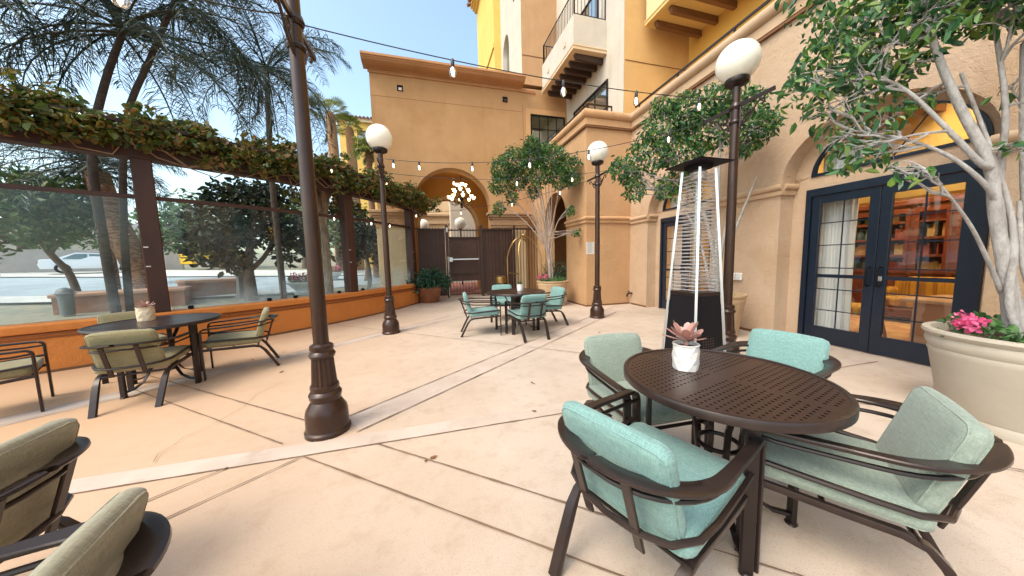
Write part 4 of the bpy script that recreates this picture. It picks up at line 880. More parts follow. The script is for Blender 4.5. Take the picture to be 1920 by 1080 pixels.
    piping(.460, .390, .024, Ms, st_, 1); piping(.460, .390, -.024, Ms, st_, 1)
    return t_
C0 = {'sage_cool_light': chair(sage_cool_light), 'sage_warm_light': chair(sage_warm_light), 'sage': chair(sage), 'beige': chair(beige)}; used = set()  # beige: the same sage fabric with the tint of the light in its colour
CH_ = [('sage_cool_light', 0.93, 1.06, 20, 'cool light tinted sage and bronze chair nearest the camera, its curved back turned to us', 'chairs at the near table'),
    ('sage', 1.79, 0.9, 126, 'pale green cushioned chair in the lower right corner, seen from its side', 'chairs at the near table'),
    ('sage', 1.37, 1.74, -93, 'grey green cushioned chair tucked in left of the heater at the near table', 'chairs at the near table'),
    ('sage_cool_light', 2.33, 1.56, 192, 'pale cool light tinted sage chair facing us between the near table and the navy doors', 'chairs at the near table'),
    ('sage_warm_light', -2.97, 4.16, 102, 'warm light tinted sage chair with its back to us at the table by the orange wall', 'chairs at the wall table'),
    ('sage_warm_light', -2.5, 4.92, 202, 'warm light tinted sage chair in profile, right of the table by the orange wall', 'chairs at the wall table'),
    ('sage_warm_light', -4.17, 4.11, 35, 'warm light tinted sage chair cut by the left picture edge beside the orange wall', 'chairs at the wall table'),
    ('sage_warm_light', -3.85, 5.25, -48, 'warm light tinted sage chair squeezed between its table and the orange wall', 'chairs at the wall table'),
    ('beige', -1.78, 1.45, 183, 'beige light tinted sage chair at the left picture edge, the farther of the two cropped ones', 'cropped chairs at the lower left'),
    ('beige', -1.1, 0.8, 190, 'beige light tinted sage chair cropped by the bottom left corner of the picture', 'cropped chairs at the lower left'),
    ('sage_cool_light', 0.98, 5.69, -6, 'cool light tinted sage chair in profile, left side of the middle distance table', 'chairs at the middle table'),
    ('sage_cool_light', 1.72, 5.16, 96, 'cool light tinted sage chair with its back to us at the middle distance table', 'chairs at the middle table'),
    ('sage_cool_light', 2.36, 5.85, 188, 'cool light tinted sage chair at the right side of the middle distance table, before the planter', 'chairs at the middle table'),
    ('sage_cool_light', 1.69, 6.85, -100, 'cool light tinted sage chair behind the middle distance table, facing us', 'chairs at the middle table')]
for f, x, y, th, lab, grp in CH_:
    o = C0[f] if f not in used else copy_tree(C0[f]); used.add(f); o.location = (x, y, 0); o.rotation_euler.z = R_(th - 90); tag(o, lab, 'chair', grp)

# ---------------------------------------------------------------- succulents in white pots
def succulent(x, y, z, lab, pm, lm, s=1.0, low=False):
    t_ = thing('potted_succulent', lab, 'potted plant', (x, y, z), .3, 'succulents on the tables'); n = 10
    vs = []; fs = []; m_ = 5
    for j in range(m_):
        for i in range(n):
            a = 2 * PI * (i + .5 * (j % 2)) / n; r_ = (.056 + .004 * math.sin(PI * j / (m_ - 1))) * (1 if (i + j) % 2 else .93)
            vs.append((r_ * math.cos(a) * s, r_ * math.sin(a) * s, .118 * j / (m_ - 1) * s))
    for j in range(m_ - 1):
        for i in range(n):
            l = (i + 1) % n; a, b, c, d = j * n + i, j * n + l, (j + 1) * n + l, (j + 1) * n + i
            fs += [(a, b, c), (a, c, d)] if j % 2 else [(a, b, d), (b, c, d)]
    fs.append(tuple(range(n))[::-1]); mb = MB(); mb.add(vs, fs); mb.lathe([(.058 * s, .117 * s), (.058 * s, .121 * s), (.05 * s, .121 * s), (.049 * s, .105 * s)], 20, caps=False); mb.build('pot', pm, t_, 12)
    mb = MB(); mb.lathe([(.05 * s, .104 * s), (.0001, .108 * s)], 16); mb.build('soil', soil, t_)
    mb = MB(); rr = random.Random(3)
    for i in range(16):
        a = i * 2.4 + rr.uniform(-.2, .2); el = R_(20 + 50 * (i / 16)); Ln = (.115 if not low else .075) * s * rr.uniform(.8, 1.15); e = Vector((math.cos(a), math.sin(a), 0)); sd_ = Vector((-math.sin(a), math.cos(a), 0))
        b0 = Vector((0, 0, (.13 if not low else .115) * s)); pts_ = []
        for q, wd_ in ((0, .3), (.35, .75), (.7, 1), (.9, .75), (1, .12)):
            p = b0 + e * Ln * q * math.cos(el) + Vector((0, 0, Ln * (q * math.sin(el) - .35 * q * q + .25 * q ** 3))); w2 = sd_ * .019 * s * wd_ * (1 if not low else .6); pts_.append((p - w2, p + Vector((0, 0, -.004)), p + w2))
        o_ = len(mb.v); mb.add(sum([list(q) for q in pts_], []), [(3 * k + c, 3 * k + c + 1, 3 * k + c + 4, 3 * k + c + 3) for k in range(4) for c in (0, 1)])
    mb.tube([(0, 0, .10 * s), (0, 0, .14 * s)], .01 * s, 6); mb.build('leaves', lm, t_, 60)
succulent(1.375, 1.335, .767, 'dusty pink leaved succulent in faceted white pot on the nearest table', white_pot, red_leaf, 1.18)
succulent(-3.28, 4.68, .767, 'dark red succulent in cream diamond pot on the table by the orange wall', mat('cream_ceramic', (.74, .58, .40), .5), red_leaf, 1.35, True)
succulent(1.80, 5.82, .767, 'tiny green succulent in white pot on the middle distance table', white_pot, flower_l, 1.1, True)

# ---------------------------------------------------------------- patio heater
PH = thing('patio_heater', 'tall pyramid patio heater with steel frame, black base and black hood', 'patio heater', (2.92, 2.74, 0), R_(2))
def sq(h, z): return [(-h, -h, z), (h, -h, z), (h, h, z), (-h, h, z)]
def frustum(mb, h0, z0, h1, z1):
    mb.add(sq(h0, z0) + sq(h1, z1), [(0, 3, 2, 1), (4, 5, 6, 7)] + [(i, (i + 1) % 4, 4 + (i + 1) % 4, 4 + i) for i in range(4)]); return mb
hh = lambda z: .235 - .125 * z / 2.32
frustum(MB(), hh(.04) - .012, .04, hh(.95) - .012, .95).build('base_box', black_m, PH)
mb = MB(); frustum(mb, hh(.95) - .01, .952, hh(.99) - .01, .99); mb.build('tray', bronze_dk, PH)
for sx_, sy_ in ((1, 1), (1, -1), (-1, 1), (-1, -1)):
    mb = MB(); d = Vector((sx_, sy_, 0)); mb.tube([d * hh(0) + Vector((0, 0, .0)), d * hh(2.32) + Vector((0, 0, 2.32))], .017, 4); mb.build('frame_leg', steel, PH, 0)
for f in range(4):
    mb = MB(); R4 = Matrix.Rotation(f * PI / 2, 4, 'Z')
    for i in range(32): z = 1.02 + i * .040; h = hh(z) - .012; mb.tube([R4 @ Vector((-h, -h, z)), R4 @ Vector((h, -h, z))], .0062, 5)
    mb.build('guard_grille', steel, PH)
    lv = MB()
    for i in range(9):
        for j in range(5):
            z = .26 + i * .028; x = -.08 + j * .035; y = -(hh(z) - .012) - .002; lv.box(x - .006, x + .006, y - .002, y + .001, z - .006, z + .006, R4)
    lv.build('vent_slots', soil, PH)
mb = MB(); mb.lathe([(.05, .98), (.05, 2.24)], 24); mb.build('flame_tube', glass('heater_tube', (.9, .93, .93), .12), PH)
mb = MB(); mb.lathe([(.07, 2.22), (.085, 2.29), (.05, 2.33)], 20); mb.build('burner_cap', steel, PH)
mb = MB(); mb.add(sq(.225, 2.372) + sq(.23, 2.382) + sq(.10, 2.43), [(0, 3, 2, 1), (8, 9, 10, 11)] + [(a + i, a + (i + 1) % 4, a + 4 + (i + 1) % 4, a + 4 + i) for a in (0, 4) for i in range(4)]); frustum(mb, .09, 2.325, .10, 2.371); mb.build('hood', black_m, PH, 0)

# ---------------------------------------------------------------- luggage cart by the fence
LC = thing('luggage_cart', 'brass luggage cart with arched bars parked against the fence', 'luggage cart', (3.22, 10.4, 0), .2)
mb = MB(); mb.cbox(-.3, .6, -.5, .5, .18, .26, .02); mb.build('deck', mat('cart_carpet', (.05, .035, .06), .9), LC)
for y in (-.46, .46):
    mb = MB(); pth = [(-.26, y, .25), (-.26, y, 1.45)] + [(.17 - .43 * math.cos(q), y * (1 - .55 * math.sin(q)), 1.45 + .72 * math.sin(q)) for q in [PI * i / 16 for i in range(17)]] + [(.60, y, .25)]; mb.tube(pth, .027, 10); mb.build('arch_bar', brass, LC)
mb = MB(); mb.tube([(-.26, -.46, .9), (-.26, .46, .9)], .02, 8); mb.tube([(.17, -.2, 2.17), (.17, .2, 2.17)], .022, 8); mb.sphere((.17, 0, 2.24), .06, 12, 8); mb.build('crossbar', brass, LC)
for x in (-.22, .52):
    for y in (-.42, .42): mb = MB(); mb.tube([(x - .0, y - .03, .09), (x, y + .03, .09)], .09, 14); mb.build('wheel', black_m, LC)
WB = thing('brass_bin', 'small brass topped ash bin standing by the fence', 'ash bin', (2.55, 10.6, 0)); mb = MB(); mb.lathe([(.2, 0), (.2, .55), (.17, .56)], 18); mb.build('body', black_m, WB); mb = MB(); mb.lathe([(.19, .56), (.2, .62), (.19, .78), (.12, .82), (.001, .83)], 18); mb.build('lid', brass, WB)

# ---------------------------------------------------------------- wall fittings
nz = thing('wall_notice', 'white printed paper notice on the projecting wall beside the lamp post', 'notice', (4.47, BY - .006, 1.66)); mb = MB(); mb.box(-.12, .12, -.004, .004, -.17, .17); mb.build('sheet', white_pot, nz)
mb = MB(); rr = random.Random(2)
for i in range(15): z = .12 - i * .018; mb.box(-.095, -.095 + .19 * rr.uniform(.75, 1), -.0055, -.0045, z, z + .006)
mb.box(-.07, .07, -.0055, -.0045, .14, .155); mb.build('text_lines', mat('grey_print', (.25, .25, .27), .8), nz)
fc = thing('wall_faucet', 'dark hose tap low on the wall by the inner corner', 'tap', hw(-.0, 7.6, .33), PI / 2); mb = MB(); mb.tube([(0, 0, 0), (0, .10, 0), (0, .15, -.03), (0, .17, -.10)], .022, 8); mb.sphere((0, .10, .05), .045, 10, 6, sz=.3); mb.lathe([(.06, -.005), (.06, .005)], 14); mb.build('spout', bronze_dk, fc)
ob = thing('wall_outlet', 'white weatherproof socket cover on the wall right of the heater', 'socket', hw(-.0, 4.28, .98), -math.atan(.055)); mb = MB(); mb.cbox(-.05, -.001, -.06, .06, -.07, .07, .015); mb.build('cover', white_pot, ob, 30); mb = MB(); mb.cbox(-.06, -.001, .07, .16, -.08, .07, .015); mb.build('back_box', white_pot, ob, 30)
# ---------------------------------------------------------------- plants
def leaves(mb, clusters, n, size, rr, droop=.5, aspect=.45, shell=.5, squash=1.0, fold=.18):
    tot = sum(c[3] ** 2 for c in clusters); V = mb.v; F = mb.f
    for c in clusters:
        k = int(n * c[3] ** 2 / tot)
        for _ in range(k):
            while True:
                p = Vector((rr.uniform(-1, 1), rr.uniform(-1, 1), rr.uniform(-1, 1)))
                if .05 < p.length < 1: break
            p = p.normalized() * (p.length ** shell) * c[3] * rr.uniform(.72, 1.12); p.z *= squash
            b = Vector(c[:3]) + p
            d = Vector((rr.gauss(0, 1), rr.gauss(0, 1), rr.gauss(0, .6) - droop * 1.6)).normalized()
            sd = d.cross(Vector((rr.gauss(0, 1), rr.gauss(0, 1), rr.gauss(0, 1))))
            if sd.length < 1e-3: continue
            sd.normalize(); up = sd.cross(d); L = size * (.55 + .85 * rr.random() ** 1.4); W = L * aspect; o = len(V)
            cu = -rr.uniform(.02, .22) * L
            V += [tuple(b), tuple(b + d * L * .28 + sd * W * .43 + up * L * fold * .8), tuple(b + d * L * .66 + sd * W * .40 + up * (L * fold * .7 + cu * .4)), tuple(b + d * L + up * cu), tuple(b + d * L * .66 - sd * W * .40 + up * (L * fold * .7 + cu * .4)), tuple(b + d * L * .28 - sd * W * .43 + up * L * fold * .8)]
            F += [(o, o + 1, o + 2, o + 3), (o, o + 3, o + 4, o + 5)]
    return mb
def wob(a, b, k, amp, rr):
    a = Vector(a); b = Vector(b); L = (b - a).length
    return [a + (b - a) * i / k + (Vector((rr.uniform(-1, 1), rr.uniform(-1, 1), rr.uniform(-.5, .5))) * amp * L if 0 < i < k else Vector((0, 0, 0))) for i in range(k + 1)]
def branch(mb, a, b, r0, r1, rr, k=5, amp=.05, n=7):
    p = wob(a, b, k, amp, rr); mb.tube(p, [r0 + (r1 - r0) * i / k for i in range(k + 1)], n); return p
def stem(mb, pts, r0, r1, n=8):
    # smooth polyline through the given points
    P = [Vector(p) for p in pts]; out = []
    for i in range(len(P) - 1):
        p0, p1, p2, p3 = P[max(i - 1, 0)], P[i], P[i + 1], P[min(i + 2, len(P) - 1)]
        for j in range(4):
            t = j / 4; out.append(.5 * ((2 * p1) + (p2 - p0) * t + (2 * p0 - 5 * p1 + 4 * p2 - p3) * t * t + (3 * p1 - p0 - 3 * p2 + p3) * t ** 3))
    out.append(P[-1]); m_ = len(out) - 1
    mb.tube(out, [r0 + (r1 - r0) * i / m_ for i in range(m_ + 1)], n); return out
def planter(name, lab, x, y, prof, pm, soil_z, soil_r):
    t_ = thing(name, lab, 'planter', (x, y, 0)); mb = MB(); mb.lathe(prof, 48); mb.build('pot', pm, t_, 40)
    mb = MB(); mb.lathe([(soil_r, soil_z), (soil_r * .5, soil_z + .03), (.001, soil_z + .035)], 32); mb.build('soil', soil, t_, 60); return t_
PPROF = lambda R0, H: [(R0 * .80, 0), (R0 * .82, .05), (R0 * .80, .085), (R0 * .82, .10), (R0 * .965, H - .20), (R0 * .985, H - .175), (R0 * .975, H - .15), (R0 * 1.0, H - .13), (R0 * 1.02, H - .09), (R0 * 1.0, H - .055), (R0 * 1.03, H - .045), (R0 * 1.06, H - .02), (R0 * 1.05, H), (R0 * .96, H + .002), (R0 * .93, H - .03), (R0 * .90, H - .12)]
def flowerbed(lab, x, y, R0, z, n, rr, fl, cat='flowers'):
    t_ = thing('bedding_plants', lab, cat, (x, y, z)); mb = MB()
    cl = []
    for i in range(26): a = rr.uniform(0, 2 * PI); q = R0 * rr.uniform(.45, .98); cl.append((q * math.cos(a), q * math.sin(a), rr.uniform(0, .07), .10))
    leaves(mb, cl, n, .06, rr, -.5, .75, .6); mb.build('foliage', flower_l, t_, 0)
    mb = MB(); leaves(mb, fl, 60 * len(fl), .035, rr, -.3, .9, .8); mb.build('blossom', pink, t_, 0); return t_
rA = random.Random(11)
# big planter and ficus at the right

PX, PY_ = 4.40, 1.08
planter('planter', 'big beige round planter with a ficus tree at the right picture edge', PX, PY_, PPROF(.50, .74), planter_m, .67, .46)
flowerbed('pink geraniums and green bedding plants in the big beige planter', PX, PY_, .46, .69, 520, rA, [(-.42, .16, .13, .07), (-.36, .22, .15, .06), (-.30, .20, .12, .05), (.1, -.3, .12, .06)])
def tree(name, lab, stems, clusters, n, size, lm, bk, rr, droop=.6, aspect=.45, shell=.55, twigs=2, r_tw=.006, squash=1, group=None, k_near=1.0):
    t_ = thing(name, lab, 'tree', (0, 0, 0), 0, group); mb = MB(); nodes = []
    for pts, a, b in stems: nodes += [(p, a + (b - a) * i / 8) for i, p in enumerate(stem(mb, pts, a, b))][3:]
    for c in clusters:
        q = sorted(nodes, key=lambda p: (p[0] - Vector(c[:3])).length + (.25 if p[0].z > c[2] + .1 else 0))
        for k in range(twigs):
            p0 = q[min(k * 2, len(q) - 1)][0]; e = Vector(c[:3]) + Vector((rr.uniform(-1, 1), rr.uniform(-1, 1), rr.uniform(-.5, .9))) * c[3] * .75
            w_ = branch(mb, p0, e, r_tw * 1.9, r_tw * .6, rr, 5, .07, 5)
            for _ in range(4): s0 = w_[rr.randrange(1, 5)]; branch(mb, s0, Vector(c[:3]) + Vector((rr.uniform(-1, 1), rr.uniform(-1, 1), rr.uniform(-.8, .8))) * c[3] * .9, r_tw * .8, r_tw * .35, rr, 3, .09, 4)
    mb.build('trunk', bk, t_, 60)
    mb = MB(); leaves(mb, clusters, n, size, rr, droop, aspect, shell, squash); mb.build('crown', lm, t_, 0); return t_
TR = [(3.48,2.00,3.06,.26),(3.31,2.02,2.87,.20),(3.79,1.97,3.36,.38),(3.53,1.91,2.71,.26),(3.97,1.89,2.93,.27),(4.15,1.82,3.24,.30),(3.79,1.65,3.26,.39),(3.89,2.06,3.98,.5),(4.17,1.78,3.80,.5),(4.27,1.51,3.59,.52),(4.12,1.55,3.32,.24),(4.30,1.44,3.36,.28),(4.33,1.33,3.22,.20),(4.24,1.18,3.36,.36),(4.28,.9,3.1,.4),(3.46,1.89,2.37,.13),(3.51,1.80,2.22,.16),(3.63,1.70,2.20,.13),(3.57,1.51,2.03,.09),(3.76,1.74,2.48,.18),(4.07,1.67,2.65,.12),(4.23,1.22,2.14,.08),(4.5,.8,2.4,.26),(3.49,1.37,1.93,.07),(4.46,1.36,2.63,.06)]
b0 = (4.27, 1.14, .66)
TRS = [([b0, (4.25,1.20,1.17), (4.21,1.27,1.66), (4.17,1.31,2.03), (4.09,1.45,2.51), (4.04,1.56,2.92), (4.01,1.65,3.34), (4.02,1.78,3.9)], .044, .016),
  ([(4.17,1.30,2.0), (4.05,1.32,2.05), (3.90,1.42,2.30), (3.81,1.62,2.68), (3.72,1.80,2.9)], .024, .009),
  ([(4.20,1.27,1.75), (4.07,1.30,1.90), (3.92,1.42,2.12), (3.74,1.60,2.30), (3.55,1.80,2.42)], .019, .007),
  ([(4.31, 1.10, .66), (4.29,1.20,1.2), (4.29,1.28,1.72), (4.30,1.30,2.07), (4.33,1.32,2.48), (4.30,1.40,3.1)], .034, .013),
  ([(4.34, 1.02, .66), (4.37,1.14,1.3), (4.42,1.22,1.9), (4.44,1.27,2.4), (4.47,1.32,2.95)], .040, .015),
  ([(4.24,1.21,1.05), (4.08,1.23,1.28), (3.88,1.26,1.55), (3.66,1.30,1.78), (3.56,1.37,1.97)], .016, .006),
  ([(4.25, 1.10, .66), (4.19,1.16,1.0), (4.24,1.18,1.35), (4.30,1.24,1.7), (4.22,1.34,2.2), (4.2,1.5,2.8)], .026, .011),
  ([(4.4, 1.15, .66), (4.36,1.12,1.0), (4.30,1.16,1.3), (4.36,1.22,1.75)], .02, .013)]
tree('ficus_tree', 'large multi stemmed ficus with pale grey bark in the big beige planter', TRS, TR, 3500, .088, ficus_l, bark, rA, .8, .46, .5, 3, .006)
# ficus by the wall behind the heater
planter('planter', 'tan planter hidden behind the heater and the lamp post by the wall', 4.86, 4.12, PPROF(.42, .72), planter_t, .65, .38)
TM = [(3.64,5.14,3.07,.25),(3.84,5.00,2.65,.22),(4.01,4.86,3.25,.38),(4.27,4.77,3.70,.42),(4.42,4.49,3.16,.36),(4.54,4.52,3.89,.38),(4.76,4.28,3.55,.42),(4.75,4.14,3.95,.3),(4.98,3.86,3.77,.3),(5.00,3.66,3.36,.30),(4.99,3.50,3.37,.18),(5.01,3.82,3.18,.22),(4.25,4.65,2.64,.24),(4.16,4.73,4.05,.2),(3.75,5.05,2.9,.2),(4.5,4.4,2.75,.2)]
TMS = [([(4.80,4.11,.64), (4.78,4.13,1.38), (4.66,4.24,2.11), (4.43,4.48,2.71), (4.3,4.6,3.3)], .04, .014), ([(4.84,4.09,.64), (4.82,4.11,1.5), (4.79,4.10,2.27), (4.79,4.09,2.96), (4.78,4.1,3.6)], .04, .014),
  ([(4.88,4.12,.64), (4.87,4.05,1.5), (4.92,3.95,2.4), (4.95,3.88,3.2)], .035, .012), ([(4.9,4.07,.64), (4.95,3.95,1.6), (5.05,3.78,2.3), (5.08,3.68,2.6)], .028, .008), ([(4.8,4.15,.64), (4.72,4.3,1.5), (4.5,4.5,2.2), (4.1,4.8,2.6)], .03, .01)]
tree('ficus_tree', 'bushy ficus standing by the wall behind the patio heater', TMS, TM, 5200, .09, ficus_l, bark, rA, .7, .46, .5, 3, .006)
# far planter with its rounded ficus
planter('planter', 'tan ridged planter with a ficus beside the gate wall', 3.60, 8.36, PPROF(.45, .74), planter_t, .67, .40)
flowerbed('bedding plants with pink blooms in the far tan planter', 3.60, 8.36, .44, .70, 520, rA, [(-.40, .0, .16, .09), (-.30, -.2, .17, .08)])
TF = [(2.20,8.68,4.00,.35),(2.57,8.57,4.21,.42),(3.07,8.41,4.34,.42),(3.56,8.21,4.23,.42),(3.96,8.03,3.98,.36),(4.02,7.96,3.61,.25),(2.11,8.70,3.56,.30),(2.69,8.75,3.74,.36),(3.21,8.36,3.82,.40),(3.72,8.12,3.71,.35),(2.09,8.70,2.88,.2),(2.47,8.60,3.17,.2),(3.98,7.96,2.73,.15),(4.12,7.89,2.13,.12),(3.13,8.60,3.35,.2),(3.0,8.3,4.6,.25),(3.4,8.3,4.5,.2)]
bark_f = mat('twiggy_bark', (.24, .17, .135), .9, 0, c2=(.36, .30, .27), nscale=14, bump=.6, bscale=50, stretch=(1, 1, .4))
TFS = [([(3.54 + .05 * math.cos(i * 2.1), 8.36 + .05 * math.sin(i * 2.1), .66), (3.49 + .05 * math.cos(i * 2.1), 8.34, 1.35 + .03 * i), tuple(Vector((3.47, 8.34, 1.75)).lerp(Vector(e), .42) + Vector((.03 * math.sin(i * 5), 0, .12))), tuple(Vector((3.47, 8.34, 1.75)).lerp(Vector(e), .78) + Vector((0, 0, .08))), e], .021, .007) for i, e in enumerate([(2.35,8.62,3.3), (2.7,8.6,3.8), (3.07,8.41,4.1), (3.35,8.3,4.1), (3.6,8.2,4.0), (3.85,8.08,3.7), (4.0,7.96,2.9), (2.2,8.68,2.95), (2.9,8.6,3.4), (3.3,8.5,3.6), (2.5,8.6,3.1), (2.65,8.5,3.4), (3.15,8.4,3.9), (3.75,8.1,3.4), (3.5,8.3,3.7), (2.95,8.55,4.0)])]
tree('ficus_tree', 'round crowned ficus fanning out of the far tan planter before the archway', TFS, TF, 7500, .088, ficus_l, bark_f, rA, .5, .46, .5, 4, .006)
# pot with dark shrub at the end of the orange wall
bp_ = planter('planter', 'glazed terracotta pot at the far end of the orange wall', .06, 10.75, [(.30, 0), (.33, .03), (.40, .40), (.43, .44), (.44, .50), (.42, .53), (.39, .53), (.36, .48)], terra, .48, .37)
sh = thing('potted_shrub', 'dark green leafy shrub spilling out of the terracotta pot', 'shrub', (.06, 10.75, .49)); mb = MB()
cl = [(.52 * math.cos(i * 1.1) * q, .52 * math.sin(i * 1.1) * q, .22 + .12 * math.sin(i * 1.9) + .2 * (1 - q), .26) for i in range(12) for q in (.55, 1)]
leaves(mb, cl, 1900, .14, rA, .1, .33, .6); mb.build('foliage', shrub_l, sh, 0); mb = MB()
for i in range(9): branch(mb, (0, 0, 0), (.4 * math.cos(i), .4 * math.sin(i), .4), .012, .005, rA)
mb.build('stem', bark_dk, sh, 60)
hg = thing('hedge', 'dark green clipped hedge in the corner behind the far planter', 'hedge', (4.72, 10.3, 0)); mb = MB()
leaves(mb, [(rA.uniform(-.3, .1), rA.uniform(-.9, .9), rA.uniform(.2, 1.1), .28) for _ in range(26)], 2600, .07, rA, 0, .4, .5); mb.build('foliage', shrub_l, hg, 0)
# ---------------------------------------------------------------- ivy on the pergola
IV = thing('ivy_vine', 'mixed green and bronze ivy blanket covering the top of the pergola', 'ivy'); mb = MB(); cl = []
rI = random.Random(4)
a = -84.0
while a < -20.6:
    far = (a + 84) / 63
    for _ in range(7): q = arc(a + rI.uniform(-1, 1), rI.uniform(-.75, .22), 0); cl.append((q.x, q.y, rI.uniform(3.46, 3.72) + .10 * math.sin(a * .9) + .05 * math.sin(a * 2.3), rI.uniform(.13, .22)))
    for _ in range(4): q = arc(a + rI.uniform(-1, 1), rI.uniform(.10, .27), 0); cl.append((q.x, q.y, rI.uniform(3.20, 3.52) + .05 * math.sin(a * 1.7), rI.uniform(.09, .16)))
    if rI.random() < .3: q = arc(a, rI.uniform(.05, .2), 0); cl.append((q.x, q.y, rI.uniform(3.05, 3.25), .09))
    a += .85
for _ in range(16): q = arc(-20.3 + rI.uniform(-.6, 2.6), rI.uniform(-.6, .5), 0); cl.append((q.x, q.y, rI.uniform(3.15, 3.6), .2))
for _ in range(22): q = arc(rI.uniform(-45, -36), rI.uniform(-.75, -.25), 0); cl.append((q.x, q.y, rI.uniform(2.6, 3.5), .2))
leaves(mb, cl, 19000, .085, rI, .35, .72, .6, .9); leaves(mb, cl, 7000, .115, rI, .45, .75, .75, .9); mb.build('foliage', ivy_l, IV, 0)
vine_bk = mat('vine_bark', (.20, .125, .075), .9, 0, c2=(.30, .20, .13), nscale=8, bump=.6, bscale=30)
for i in range(26):
    a = rI.uniform(-84, -24); p = [arc(a + j * rI.uniform(.6, 1.6), .03 + .06 * rI.random(), rI.uniform(3.02, 3.5) - .04 * j) for j in range(5)]; mb = MB(); mb.tube(p, .009, 5); mb.build('runner', vine_bk, IV, 60)
for i in range(9):
    ph = i * .7; p = [arc(-40.6 + .5 * math.sin(ph + z * 2.2) + (.9 * (z - 2) * (i - 4) * .25 if z > 2 else 0), -.55 + .10 * math.cos(ph + z * 2.6), z) for z in (.0, .4, .8, 1.2, 1.6, 2.0, 2.4, 2.8, 3.3)]; mb = MB(); mb.tube(p, .035, 6); mb.build('stem', vine_bk, IV, 60)
# ---------------------------------------------------------------- palms
def frond(mb, base, az, el, L, rr, leaf=.55, hang=.75, n=40, wl=.011, bend=1.6):
    p = Vector(base); pts = [p.copy()]; e = el; st = L / n
    for i in range(n): e -= bend / n * (.5 + 1.2 * i / n); p = p + Vector((math.cos(az) * math.cos(e), math.sin(az) * math.cos(e), math.sin(e))) * st; pts.append(p.copy())
    mb.tube(pts[::4], [.026 - .020 * i / max(1, len(pts[::4]) - 1) for i in range(len(pts[::4]))], 4)
    for i in range(4, n):
        t = (pts[i + 1] - pts[i - 1]).normalized() if i < n - 1 else (pts[i] - pts[i - 1]).normalized()
        sd = t.cross(Vector((0, 0, 1))); sd = sd.normalized() if sd.length > 1e-3 else Vector((1, 0, 0)); sh_ = math.sin(PI * min(1, (i - 3) / (n - 3) * .85 + .12)) ** .6
        for s in (-1, 1):
            for k in range(2):
                ll = leaf * sh_ * rr.uniform(.75, 1.15); d0 = (sd * s * rr.uniform(.5, 1) + t * rr.uniform(.2, .7) + Vector((0, 0, rr.uniform(-.3, .5)))).normalized(); d1 = (d0 + Vector((0, 0, -hang * rr.uniform(.8, 1.8)))).normalized()
                a0 = pts[i] + t * rr.uniform(-.5, .5) * st; a1 = a0 + d0 * ll * .45; a2 = a1 + d1 * ll * .55; wv = d0.cross(Vector((rr.gauss(0, 1), rr.gauss(0, 1), rr.gauss(0, 1)))).normalized() * wl; o = len(mb.v)
                mb.v += [tuple(a0 - wv * .5), tuple(a0 + wv * .5), tuple(a1 + wv), tuple(a1 - wv), tuple(a2)]; mb.f += [(o, o + 1, o + 2, o + 3), (o + 3, o + 2, o + 4)]
def palm(lab, pts, r0, r1, nf, L, rr, leaf=.55, n=36, bk=None, wl=.0085, lm=None, els=(-25, 80), group='feathery palms along the street', azs=None):
    t_ = thing('palm_tree', lab, 'palm tree', (0, 0, 0), 0, group); mb = MB(); pp = stem(mb, pts, r0, r1, 12); mb.build('trunk', bk or (palm_dark if r0 < .14 else palm_bark), t_, 60)
    top = Vector(pts[-1]); mb = MB()
    for i in range(nf): frond(mb, top + Vector((0, 0, rr.uniform(-.1, .2))), (i * 2.39996 + rr.uniform(-.25, .25)) if azs is None else rr.choice(azs) + rr.uniform(-.3, .3), R_(rr.uniform(*els)), L * rr.uniform(.75, 1.1), rr, leaf, rr.uniform(.6, 1.2), n, wl)
    mb.build('crown', lm or palm_l, t_, 0); return t_
rP = random.Random(9)
palm('slim dark feathery palm right behind the leftmost windscreen panels', [(-5.86, 7.75, 0), (-5.88, 7.72, 2), (-5.9, 7.78, 3.6), (-5.7, 7.95, 4.9), (-5.45, 8.1, 5.9)], .075, .05, 24, 3.1, rP, .7, 40)
palm('feathery palm with a thick leaning trunk beside the kerb', [(-8.6, 12.9, -.1), (-9.0, 12.6, 1.9), (-9.25, 12.45, 3.2), (-9.35, 12.4, 4.3)], .36, .24, 20, 2.4, rP, .7, 30)
palm('upright feathery palm standing just left of the leaning one', [(-9.65, 12.8, 0), (-9.7, 12.8, 2.5), (-9.75, 12.7, 3.6), (-9.8, 12.7, 4.6)], .15, .13, 18, 2.4, rP, .7, 30)
palm('feathery palm seen just left of the nearest lamp post', [(-4.75, 12.1, 0), (-4.78, 12.1, 3), (-4.75, 12.1, 5.2), (-4.66, 12.15, 7.6)], .10, .07, 26, 3.7, rP, .75, 46)
palm('feathery palm at the upper left picture corner', [(-8.1, 6.0, 0), (-7.8, 6.2, 3), (-6.95, 6.8, 5.9)], .15, .12, 24, 2.6, rP, .6, 32)
palm('feathery palm leaning right from the clump behind the leftmost panels', [(-5.75, 7.85, 0), (-5.7, 7.9, 2), (-5.55, 8.05, 4.2), (-5.2, 8.3, 5.6), (-4.8, 8.55, 7.0)], .06, .045, 22, 3.1, rP, .7, 40)
